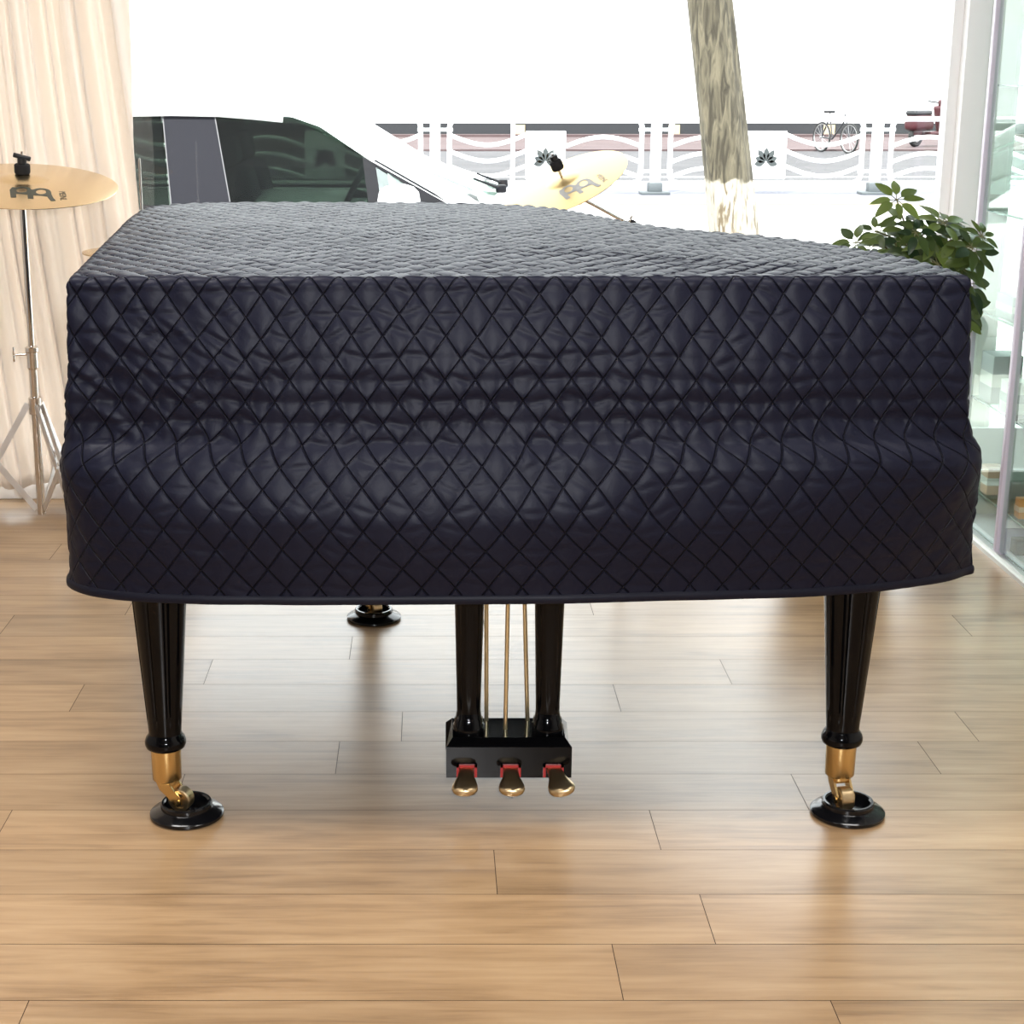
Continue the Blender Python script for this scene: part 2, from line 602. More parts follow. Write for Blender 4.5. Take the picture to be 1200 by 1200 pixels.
def plank_floor():
    g, vals = G(), []
    joints = {}
    obs = [((243, 790)), ((693, 712)), ((1130, 736)), ((724, 821)), ((395, 892)), ((1104, 892)), ((940, 933)), ((769, 977)), ((411, 761)), ((581, 1025))]
    th, f = math.radians(14.93), 1933.0
    for px, py in obs:
        ph = th + math.atan((py - 600) / f)
        D = 1.36 / math.tan(ph)
        X = (px - 505) / f * (D * math.cos(th) + 1.36 * math.sin(th))
        joints.setdefault(int(math.floor((D - N0) / PW)), X)
    r0, r1 = int(math.floor((RY0 - N0) / PW)), int(math.ceil((RY1 - N0) / PW))
    rr = random.Random(3)
    for r in range(r0, r1):
        y0, y1 = max(RY0, N0 + r * PW), min(RY1, N0 + (r + 1) * PW)
        jx = joints.get(r, rr.uniform(-0.6, 0.6) + (0.6 if r % 2 else 0))
        x = jx - 1.215 * math.ceil((jx - RX0) / 1.215)
        while x < RX1:
            xa, xb = max(RX0, x), min(RX1, x + 1.215)
            if xb - xa > 0.01 and y1 - y0 > 0.01:
                e = 0.0007
                g.add([(xa + e, y0 + e, 0), (xb - e, y0 + e, 0), (xb - e, y1 - e, 0), (xa + e, y1 - e, 0)], [(0, 1, 2, 3)])
                vals.append((rr.random(), rr.random(), rr.random()))
            x += 1.215
    nplank = len(vals)
    # dark tongue-and-groove bed just below the wear layer
    g.add([(RX0, RY0, -0.0015), (RX1, RY0, -0.0015), (RX1, RY1, -0.0015), (RX0, RY1, -0.0015),
           (RX0, RY0, -0.12), (RX1, RY0, -0.12), (RX1, RY1, -0.12), (RX0, RY1, -0.12)],
          [(0, 1, 2, 3), (4, 7, 6, 5), (0, 4, 5, 1), (1, 5, 6, 2), (2, 6, 7, 3), (3, 7, 4, 0)])
    me = bpy.data.meshes.new('floor')
    me.from_pydata(g.v, [], g.f)
    me.materials.append(M['floor'])
    me.materials.append(M['groove'])
    ca = me.color_attributes.new('plank', 'FLOAT_COLOR', 'CORNER')
    for p in me.polygons:
        c = (0.5, 0.5, 0.5, 1)
        if p.index < nplank:
            c = (*vals[p.index], 1)
        else:
            p.material_index = 1
        for li in p.loop_indices:
            ca.data[li].color = c
    o = bpy.data.objects.new('floor', me)
    C.objects.link(o)
    o['kind'] = 'structure'
    return o


plank_floor()
struct('ceiling', G().b2(RX0 - .15, RX1 + .15, RY0 - .15, RY1 + .25, RH, RH + .2), 'ceiling_paint')
struct('wall_left', G().b2(RX0 - .15, RX0, RY0, RY1, -.12, RH), 'wall_paint')
struct('wall_right', G().b2(RX1, RX1 + .15, RY0, RY1, -.12, RH), 'wall_paint')
struct('wall_back', G().b2(RX0 - .15, RX1 + .15, RY0 - .15, RY0, -.12, RH), 'wall_dark')

# shop window: white plinth, dark gasket, panes split by a white mullion
WY = 5.30
struct('baseboard_front', G().b2(RX0, RX1, WY - .035, WY + .08, 0, 0.052, bev=.004), 'frame_white')
MX0, MX1 = 1.64, 1.80
for i, (xa, xb) in enumerate([(RX0, MX0), (MX1, RX1)]):
    fr = G()
    fr.b2(xa, xb, WY, WY + .06, 0.052, 0.085)
    fr.b2(xa, xb, WY, WY + .06, RH - .06, RH)
    fr.b2(xa, xa + .03, WY, WY + .06, 0.085, RH - .06)
    fr.b2(xb - .03, xb, WY, WY + .06, 0.085, RH - .06)
    wo = struct('window_%d' % (i + 1), fr, 'frame_white')
    mesh('gasket', G().b2(xa, xb, WY - .004, WY - .0005, 0.053, 0.083), 'frame_dark', wo, smooth=False)
    pg = mesh('window_pane', G().b2(xa + .03, xb - .03, WY + .025, WY + .033, 0.085, RH - .06), 'window_glass', wo, smooth=False)
struct('trim_1', G().b2(MX0, MX1, WY - .05, WY + .10, 0.052, RH, bev=.004), 'frame_white')

# ------------------------------------------------------------------ outside ground
GZ = -0.30
struct('ground', G().b2(-40, 40, RY1 + .001, 21.6, GZ - .4, GZ), 'pave_near')
struct('kerb', G().b2(-40, 40, 21.6, 21.85, GZ - .4, GZ + .02), 'kerb')
struct('pavement', G().b2(-40, 40, 21.85, 27.0, GZ - .4, GZ - .03), 'pave_strip')
rd = struct('road', G().b2(-40, 40, 27.0, 38.0, GZ - .4, GZ - .06), 'asphalt')
mesh('road_line', G().b2(-40, 40, 28.4, 28.65, GZ - .06, GZ - .055), 'road_paint', rd)
struct('pavement_far', G().b2(-40, 40, 38.0, 60.0, GZ - .4, GZ - .02), 'pave_red')

# ------------------------------------------------------------------ grand piano
LEGS = [(-0.498, 2.88, 'front'), (0.776, 2.90, 'front'), (-0.158, 4.052, 'rear')]
piano = thing('grand_piano', (0.15, 3.4, 0), 'black lacquered grand piano hidden under the quilted cover, fluted legs and pedals showing', 'piano')

TOPB = [(.923, 2.825), (.927, 2.92), (.917, 3.02), (.898, 3.147), (.853, 3.287), (.80, 3.42), (.705, 3.568), (.575, 3.706), (.48, 3.87),
        (.407, 4.089), (.31, 4.325), (.17, 4.445), (-.10, 4.498), (-.45, 4.505), (-.63, 4.475), (-.715, 4.39), (-.743, 4.25)]
TOPA = [(-.62, 2.813), (.923, 2.825)]
TOPC = [(-.743, 4.25), (-.725, 3.95), (-.702, 3.706), (-.661, 3.255), (-.62, 2.813)]


def catmull(pts, n):
    """n+1 points evenly spaced along a smooth curve through pts"""
    P = np.array(pts, float)
    if len(P) == 2:
        t = np.linspace(0, 1, n + 1)[:, None]
        return P[0] * (1 - t) + P[1] * t
    Q = np.vstack([2 * P[0] - P[1], P, 2 * P[-1] - P[-2]])
    out = []
    for i in range(1, len(Q) - 2):
        t = np.linspace(0, 1, 60, endpoint=False)[:, None]
        a, b, c, d = Q[i - 1], Q[i], Q[i + 1], Q[i + 2]
        out.append(.5 * ((2 * b) + (c - a) * t + (2 * a - 5 * b + 4 * c - d) * t ** 2 + (3 * b - a - 3 * c + d) * t ** 3))
    out = np.vstack(out + [P[-1:]])
    s = np.r_[0, np.cumsum(np.linalg.norm(np.diff(out, axis=0), axis=1))]
    q = np.linspace(0, s[-1], n + 1)
    return np.c_[[np.interp(q, s, out[:, k]) for k in range(P.shape[1])]].T


def normals(P):
    """outward normals of a closed counter-clockwise plan loop"""
    d = np.roll(P, -1, 0) - np.roll(P, 1, 0)
    n = np.c_[d[:, 1], -d[:, 0]]
    return n / (np.linalg.norm(n, axis=1)[:, None] + 1e-9)


def loop_pts(A, B, Cc, na, nb, nc):
    return np.vstack([catmull(A, na)[:-1], catmull(B, nb)[:-1], catmull(Cc, nc)[:-1]])


# the wooden case (inside the cover)
cl = loop_pts(TOPA, TOPB, TOPC, 30, 90, 30)
ci = cl - normals(cl) * 0.045
g = G()
n_ = len(ci)
vs = [(x, y, z) for z in (0.66, 0.985) for x, y in ci]
fs = [tuple(range(n_))[::-1], tuple(range(n_, 2 * n_))] + [(i, (i + 1) % n_, n_ + (i + 1) % n_, n_ + i) for i in range(n_)]
g.add(vs, fs)
mesh('case', g, 'piano_black', piano, ang=30)
mesh('keybed', G().b2(-0.54, 0.80, 2.862, 2.95, 0.60, 0.70, bev=.01), 'piano_black', piano)


def sm(a, b, x):
    t = min(1, max(0, (x - a) / (b - a)))
    return t * t * (3 - 2 * t)


def piano_leg(x, y, rot):
    prof = []
    z = 0.135
    ring = [(0.020, .133), (.030, .134), (.0365, .138), (.0385, .144), (.0385, .150), (.0360, .157), (.0318, .163), (.0308, .166)]
    for k in range(37):
        zz = 0.168 + (0.625 - 0.168) * k / 36
        prof.append((0.0306 + (zz - 0.168) * 0.0735, zz))

    def flute(r, z, a):
        if z < 0.167:
            return r
        amt = sm(0.190, 0.203, z)
        c = -math.cos(8 * a)
        return r * (1 - 0.13 * amt * max(0.0, (c - 0.55) / 0.45) ** 0.6)

    leg = mesh('leg', G().lathe(ring + prof, 240, (x, y, 0), fn=flute), 'piano_black', piano, ang=50)
    mesh('brass_ferrule', G().lathe([(.010, .0715), (.0262, .0720), (.0272, .0735), (.0283, .134), (.010, .1345)], 40, (x, y, 0)), 'brass', leg)
    # swivelling caster
    R = Matrix.Rotation(rot, 3, 'Z')

    def W(px, py, pz):
        v = R @ Vector((px, py, pz))
        return (v.x + x, v.y + y, v.z)

    g = G()
    g.cyl(W(0, 0, .064), W(0, 0, .073), .019)
    for s in (-1, 1):
        side = [(-.014, .068), (.012, .068), (.021, .056), (.036, .042), (.036, .029), (.028, .025), (.018, .030), (.006, .043), (-.008, .054)]
        poly = [W(a, s * .0155 - .002, b) for a, b in side]
        v = R @ Vector((0, .004, 0))
        g.prism(poly, v)
    g.box(W(.0, 0, .062), (.024, .030, .010), rot=(0, 0, rot), bev=.002)
    mesh('caster_fork', g, 'brass', leg)
    wm = Matrix.Translation(W(.028, 0, .0345)).to_3x3() if False else (R @ Matrix.Rotation(PI / 2, 3, 'X'))
    mesh('caster_wheel', G().lathe([(.008, -.009), (.015, -.009), (.0155, -.0125), (.0205, -.0125), (.0224, -.0105), (.0224, .0105), (.0205, .0125), (.0155, .0125), (.015, .009), (.008, .009)], 36, W(.028, 0, .0345), wm), 'brass_pale', leg, ang=28)
    mesh('axle', G().cyl(W(.028, -.0195, .0345), W(.028, .0195, .0345), .0055, 16), 'brass', leg)
    return leg


ROT = [math.radians(-18), math.radians(-80), math.radians(-62)]
for (x, y, wh), r in zip(LEGS, ROT):
    piano_leg(x, y, r)

# pedal lyre
LX, LZ = 0.148, 0.064
g = G()
prof = [(2.900, .064), (2.900, .126), (2.915, .140), (3.012, .140), (3.025, .126), (3.025, .064)]
x0, x1 = 0.029, 0.267
poly_l, poly_r = [(x0, y, z) for y, z in prof], [(x1, y, z) for y, z in prof]
for k in (2, 3):
    poly_l[k] = (x0 + .012, *prof[k])
    poly_r[k] = (x1 - .012, *prof[k])
n_ = len(prof)
g.add(poly_l + poly_r, [tuple(range(n_)), tuple(range(n_, 2 * n_))[::-1]] + [(i, (i + 1) % n_, n_ + (i + 1) % n_, n_ + i) for i in range(n_)])
lyre = mesh('pedal_box', g, 'piano_black', piano, ang=20)
for px in (0.0725, 0.2235):
    prof = [(.018, .138), (.0300, .1385), (.0305, .150), (.0275, .155), (.0275, .163), (.0245, .166), (.0235, .176)]
    for k in range(31):
        zz = .178 + (.625 - .178) * k / 30
        prof.append((.0228 + (zz - .178) * .0245, zz))

    def fl(r, z, a):
        c = math.cos(8 * a)
        return r * (1 - .07 * sm(.205, .215, z) * max(0, (c - .3) / .7))
    mesh('lyre_post', G().lathe(prof, 128, (px, 2.957, 0), fn=fl), 'piano_black', lyre, ang=50)
for (xa, za, ya), (xb, zb, yb) in [((.108, .14, 3.0), (.104, .62, 3.0)), ((.143, .139, 2.955), (.147, .62, 2.97)), ((.188, .14, 3.0), (.170, .62, 3.0))]:
    mesh('pedal_rod', G().cyl((xa, ya, za), (xb, yb, zb), .0042, 14), 'brass_rod', lyre)
mesh('rod_sleeve', G().cyl((.1752, 3.0, .425), (.170, 3.0, .622), .0058, 14), 'black_plastic', lyre)
for px, dx, ang in [(0.068, -.006, 0), (0.151, .0, 0), (0.232, .006, .35)]:
    # red felt bushing lining the slot
    gf = G()
    gf.b2(px - .0195, px - .0145, 2.894, 2.905, .067, .092)
    gf.b2(px + .0145, px + .0195, 2.894, 2.905, .067, .092)
    gf.b2(px - .0195, px + .0195, 2.894, 2.905, .087, .092)
    mesh('felt_bushing', gf, 'red_felt', lyre, smooth=False)
    # pedal tongue: tapered neck opening into a rounded toe
    prof = []
    L = [(0.0, .0140, .084, .005), (.020, .0145, .081, .005), (.034, .0165, .077, .0055), (.044, .0205, .0735, .006), (.054, .0240, .0705, .007), (.064, .0245, .0685, .008), (.072, .0205, .067, .008), (.078, .0120, .066, .006)]
    vs, fs = [], []
    n = 16
    for d, hw, z, th in L:
        for k in range(n):
            a = 2 * PI * k / n
            cx_, cz_ = math.cos(a), math.sin(a)
            ex = math.copysign(abs(cx_) ** .55, cx_) * hw
            ez = math.copysign(abs(cz_) ** .7, cz_) * th
            sx = dx * d / .078 + math.sin(ang) * d * .35
            vs.append((px + sx + ex, 2.902 - d, z + ez + (.25 * ex * (d / .078) * (1 if ang else 0))))
    for i in range(len(L) - 1):
        for k in range(n):
            fs.append((i * n + k, i * n + (k + 1) % n, (i + 1) * n + (k + 1) % n, (i + 1) * n + k))
    fs.append(tuple(range(n)))
    fs.append(tuple((len(L) - 1) * n + k for k in range(n)))
    mesh('pedal', G().add(vs, fs), 'brass_pale', lyre, ang=60)

# caster cups (loose on the floor, one under each caster)
CUPS = [((-0.462, 2.872), 'black round caster cup under the leg with the sideways brass wheel'),
        ((0.790, 2.878), 'black round caster cup under the piano leg nearest the glass display cabinet'),
        ((-0.147, 4.035), 'small looking black caster cup under the far tail leg of the piano')]
cup_prof = [(.0, 0), (.066, 0), (.0695, .003), (.0695, .008), (.066, .011), (.052, .016), (.0485, .018), (.0485, .026), (.0465, .029), (.0425, .029), (.040, .026), (.038, .0125), (.0, .012)]
for i, ((x, y), lab) in enumerate(CUPS):
    o = mesh('caster_cup', G().lathe([(max(r, .0005), z) for r, z in cup_prof], 72, (x, y, 0)), 'cup_black', base=(x, y, 0), ang=30)
    tag(o, lab, 'caster cup', 'caster cups under the piano legs')


# ------------------------------------------------------------------ quilted cover
def h2(i, j, k=0):
    v = np.sin(i * 127.1 + j * 311.7 + k * 74.7) * 43758.5453
    return v - np.floor(v)


def vnoise(x, y, k=0):
    i, j = np.floor(x), np.floor(y)
    fx, fy = x - i, y - j
    fx, fy = fx * fx * (3 - 2 * fx), fy * fy * (3 - 2 * fy)
    a, b, c, d = h2(i, j, k), h2(i + 1, j, k), h2(i, j + 1, k), h2(i + 1, j + 1, k)
    return (a * (1 - fx) + b * fx) * (1 - fy) + (c * (1 - fx) + d * fx) * fy - .5


QW, QH = 0.0525, 0.0755
LAST = [None]


def quilt(s, t, amp, k=0, crease=1.0, buck=0.0):
    """height of the padded diamonds over stitch lines; s across, t upward (m)"""
    s = s + .009 * vnoise(s / .11, t / .11, k + 11)
    t = t + .009 * vnoise(s / .13, t / .09, k + 12)
    a, b = s / QW + t / QH, s / QW - t / QH
    LAST[0] = np.c_[a, b, np.zeros_like(a)]
    ia, ib = np.floor(a), np.floor(b)
    fa, fb = a - ia, b - ib
    u = np.clip(4 * fa * (1 - fa), 0, 1) * np.clip(4 * fb * (1 - fb), 0, 1)
    h = amp * u ** .34
    q = (fa - fb)                      # -1 bottom tip .. 1 top tip
    p = (fa + fb - 1)
    r1, r2, r3 = h2(ia, ib, 1), h2(ia, ib, 2), h2(ia, ib, 3)
    w = np.sqrt(u)
    # slack diamonds buckle inward along their middle
    h = h - buck * amp * 1.0 * (np.clip(1 - np.abs(q) * 1.25, 0, 1)) * np.clip(w * 1.6, 0, 1) * (.6 + .8 * r1)
    # short pinched wrinkles inside a diamond
    c1 = np.exp(-((q - .12 - .35 * (r1 - .5) - p * (r2 - .5) * .9) / .10) ** 2)
    h = h - crease * amp * .58 * w * c1 * (r3 > .35)
    h = h + amp * .5 * w * (p * (r1 - .5) + q * (r2 - .5)) * 1.2
    return h


NA, NB, NC = 330, 420, 240
Rr = 0.016
ZT = 1.022
top = loop_pts(TOPA, TOPB, TOPC, NA, NB, NC)
NN = len(top)
nt = normals(top)
# soften the normals round the two front corners so the fabric turns in a small curve
for _ in range(6):
    nt = (np.roll(nt, 1, 0) + nt * 2 + np.roll(nt, -1, 0))
    nt /= np.linalg.norm(nt, axis=1)[:, None]
idxB, idxC = NA, NA + NB


def side_loop(A, offB, offC):
    """a lower loop: front curve A, then the top outline pushed outward, easing from A's two ends"""
    a = catmull(A, NA)
    bfull = np.vstack([top[idxB:idxC] + nt[idxB:idxC] * offB])
    cfull = np.vstack([top[idxC:] + nt[idxC:] * offC])
    sb = np.r_[0, np.cumsum(np.linalg.norm(np.diff(bfull, axis=0), axis=1))]
    bfull = bfull + (a[-1] - bfull[0]) * np.exp(-sb / .12)[:, None]
    sc_ = np.r_[0, np.cumsum(np.linalg.norm(np.diff(cfull, axis=0), axis=1))]
    sc_ = sc_[-1] - sc_
    cfull = cfull + (a[0] - cfull[-1]) * np.exp(-sc_ / .12)[:, None]
    return np.vstack([a[:-1], bfull, cfull])


def soft(P, it=45):
    for _ in range(it):
        P = P * .5 + (np.roll(P, 1, 0) + np.roll(P, -1, 0)) * .25
    return P


L0 = top
L1 = side_loop([(-.632, 2.80), (-.3, 2.792), (.15, 2.790), (.6, 2.794), (.938, 2.812)], .012, .012)
L2 = side_loop([(-.642, 2.805), (-.3, 2.788), (.15, 2.786), (.6, 2.792), (.955, 2.82)], .018, .016)
L3 = side_loop([(-.655, 2.83), (-.62, 2.785), (-.45, 2.773), (.15, 2.770), (.7, 2.780), (.91, 2.80), (.990, 2.86)], .03, .02)
L4 = side_loop([(-.657, 2.85), (-.605, 2.792), (-.43, 2.756), (.15, 2.752), (.7, 2.786), (.91, 2.832), (1.003, 2.90)], .035, .022)
L5 = side_loop([(-.665, 2.87), (-.590, 2.808), (-.40, 2.775), (.13, 2.778), (.5, 2.800), (.78, 2.845), (.935, 2.90), (1.025, 2.965)], .05, .03)
ZS = [ZT - Rr, .86, .755, .70, .60, .462]
LS = [L0, soft(L1, 10), soft(L2, 20), soft(L3), soft(L4), soft(L5)]


def pchip_like(z):
    """smooth vertical interpolation of the loops"""
    for i in range(len(ZS) - 1):
        if ZS[i] >= z >= ZS[i + 1]:
            t = (ZS[i] - z) / (ZS[i] - ZS[i + 1])
            P0, P1 = LS[i], LS[i + 1]
            m0 = (LS[i + 1] - LS[i - 1]) * (ZS[i] - ZS[i + 1]) / (ZS[i - 1] - ZS[i + 1]) if i > 0 else (P1 - P0)
            m1 = (LS[i + 2] - LS[i]) * (ZS[i] - ZS[i + 1]) / (ZS[i] - ZS[i + 2]) if i + 2 < len(LS) else (P1 - P0)
            h00, h10, h01, h11 = 2 * t ** 3 - 3 * t ** 2 + 1, t ** 3 - 2 * t ** 2 + t, -2 * t ** 3 + 3 * t ** 2, t ** 3 - t ** 2
            return P0 * h00 + m0 * h10 + P1 * h01 + m1 * h11
    return LS[-1]


# arc-length coordinate round the skirt, matched to x along the front
seg = np.linalg.norm(np.roll(top, -1, 0) - top, axis=1)
ss = np.r_[0, np.cumsum(seg)[:-1]] + top[0, 0]
ss[idxC:] = ss[idxC:] - (np.cumsum(seg)[-1] + top[0, 0]) + top[0, 0]
# phase jump hidden at the rear corner of the straight side


arc_f = np.minimum(np.abs(np.arange(NN) - NA), NN - np.arange(NN)).astype(float)
LIFT = np.where(np.arange(NN) <= NA, 0.0, .12 * np.clip((arc_f - 30) / 90, 0, 1) ** 2 * (3 - 2 * np.clip((arc_f - 30) / 90, 0, 1)))


def build_cover():
    rows, quv = [], []
    K = 150
    ctr = np.array([.06, 3.42])
    inner = top - nt * Rr
    # top rings
    for k in range(K):
        u = (k + .5) / K
        P = ctr + (inner - ctr) * u
        X, Y = P[:, 0], P[:, 1]
        h = quilt(X, (Y - 2.82), .0062, 0, .7)
        big = .005 * vnoise(X / .22, Y / .22, 4)
        edge = np.clip((1 - u) / .02, 0, 1)
        z = ZT + h - .004 + big * edge
        quv.append(LAST[0])
        rows.append(np.c_[X, Y, z])
    # rounded shoulder and skirt
    arc = [(Rr * math.sin(a), Rr * math.cos(a), -Rr * a) for a in np.linspace(.15, PI / 2, 6)]
    for off, zz, dr in arc:
        P = inner + nt * off
        t = np.full(NN, dr)
        h = quilt(ss, t, .0062, 0, .7) - .003
        nz = zz / Rr
        nr = off / Rr
        quv.append(LAST[0])
        rows.append(np.c_[P + nt * (h * nr)[:, None], ZT - Rr + zz + h * nz])
    nside = 116
    z0, z1 = ZT - Rr, ZS[-1]
    for k in range(1, nside + 1):
        z = z0 + (z1 - z0) * k / nside
        P = pchip_like(z)
        t = np.full(NN, -(Rr * PI / 2) + (z - z0) * 1.03)
        drop = (z0 - z)
        zone = math.exp(-((z - .80) / .085) ** 2) * (1 if z > .70 else .0) + .35 * math.exp(-((z - .53) / .06) ** 2)
        h = quilt(ss, t, .0062 if z > .70 else .0050, 0, 1.0 if z > .72 else .7, .15 + 1.15 * zone)
        amp = min(1, drop / .12)
        big = .006 * vnoise(ss / .20, t / .10 + ss * .6, 7) * amp + .003 * vnoise(ss / .07, t / .06, 8) * amp
        # pulled folds running down from the two front corners
        dl = np.hypot(ss - top[0, 0] - .02, t * .8)
        fold = (np.abs(vnoise((ss * .75 + t * 1.0) / .022, (ss - t) / .20, 21)) - .25) * .016
        big = big + fold * np.exp(-((dl - .16) / .11) ** 2) * amp * (ss > top[0, 0] - .3)
        dr = np.hypot(ss - .93, (t + .45) * .8)
        fold2 = (np.abs(vnoise((ss * .8 - t) / .03, (ss + t) / .25, 22)) - .25) * .018
        big = big + fold2 * np.exp(-(dr / .16) ** 2) * amp
        # lower hem flattens onto the binding
        fl_ = 1 - .8 * sm(.012, 0, z - z1)
        n = nt
        quv.append(LAST[0])
        rows.append(np.c_[P + n * ((h - .004) * fl_ + big)[:, None], np.full(NN, z) + LIFT * sm(.80, .46, z) + .004 * vnoise(ss / .3, ss * 0, 31) * sm(.3, .55, drop)])
    V = np.vstack(rows + [np.array([[ctr[0], ctr[1], ZT]])])
    R = len(rows)
    i = np.arange(R - 1)[:, None] * NN
    j = np.arange(NN)[None, :]
    j2 = (j + 1) % NN
    F = np.stack([i + j, i + NN + j, i + NN + j2, i + j2], -1).reshape(-1, 4)
    me = bpy.data.meshes.new('piano_cover')
    base = np.array([.15, 3.4, .46])
    faces = F.tolist()
    cidx = len(V) - 1
    faces += [(cidx, int(a), int((a + 1) % NN)) for a in range(NN)]
    me.from_pydata((V - base).tolist(), [], faces)
    me.update()
    me.shade_smooth()
    me.materials.append(M['cover'])
    qa = np.vstack(quv + [np.array([[.5, .5, 0]])]).astype(np.float32)
    me.attributes.new('quilt', 'FLOAT_VECTOR', 'POINT').data.foreach_set('vector', qa.ravel())
    o = bpy.data.objects.new('piano_cover', me)
    C.objects.link(o)
    o.location = base
    BASE[o.name] = tuple(base)
    tag(o, 'black navy diamond-quilted fabric cover draped over the grand piano', 'piano cover')
    # bound hem
    hem = rows[-1]
    g = G()
    n = 8
    vs, fs = [], []
    for a in range(0, NN, 2):
        c, nn = hem[a], nt[a]
        for k in range(n):
            th = 2 * PI * k / n
            r = math.cos(th) * .0035
            vs.append((c[0] + nn[0] * (r + .001), c[1] + nn[1] * (r + .001), c[2] + math.sin(th) * .0085 - .002))
    m_ = len(vs) // n
    for a in range(m_):
        b = (a + 1) % m_
        for k in range(n):
            k2 = (k + 1) % n
            fs.append((a * n + k, b * n + k, b * n + k2, a * n + k2))
    mesh('hem_binding', g.add(vs, fs), 'hem', o, ang=80)


build_cover()


# ------------------------------------------------------------------ curtain
def curtain():
    x0, x1, z0, z1 = -3.15, -0.905, 0.062, 2.62
    nx, nz = 900, 60
    xs = np.linspace(x0, x1, nx)
    rows = []
    for k in range(nz + 1):
        u = k / nz
        z = z1 + (z0 - z1) * u
        # folds drift sideways on the way down
        d = xs - .10 * u - .05 * np.sin(u * 3 + xs * 2)
        y = .036 * np.sin(d * 2 * PI / .155 + 1.5 * np.sin(d * 7)) + .022 * np.abs(np.sin(d * PI / .047 + 2 * np.sin(d * 5 + 1) + u)) + .006 * np.sin(d * 2 * PI / .031 + 3 * np.sin(d * 9))
        y = y + .022 * vnoise(d / .05, np.full(nx, u * 2.2), 3) + .05 * u * vnoise(xs / .16, np.full(nx, u * 1.6), 6)
        xx = xs + .02 * vnoise(d / .12, np.full(nx, u * 3), 9) * u
        rows.append(np.c_[xx, 5.185 + y, np.full(nx, z)])
    V = np.vstack(rows)
    F = [(a * nx + b, a * nx + b + 1, (a + 1) * nx + b + 1, (a + 1) * nx + b) for a in range(nz) for b in range(nx - 1)]
    o = mesh('curtain', G().add(V.tolist(), F), 'curtain', base=(-2.0, 5.185, .062), ang=180)
    md = o.modifiers.new('thickness', 'SOLIDIFY')
    md.thickness = .0015
    tag(o, 'cream satin floor-length curtain hanging in folds beside the shop window', 'curtain')
    r = mesh('curtain_rail', G().cyl((RX0, 5.185, 2.635), (-0.8, 5.185, 2.635), .014), 'chrome', base=(-2.0, 5.185, 2.635))
    tag(r, 'thin metal rail carrying the cream curtain', 'curtain rail')


curtain()


# ------------------------------------------------------------------ cymbals and stands
def cym_z(r, R):
    """height of the cymbal surface at radius r, apex bell at the centre"""
    b = .115 * R / .268
    bow = .020 * (1 - (r / R) ** 2) * R / .268
    rb = .26 * R
    bell = .013 * (R / .268) * (max(0.0, 1 - (r / rb) ** 2)) ** .8 if r < rb else 0
    return bow + bell


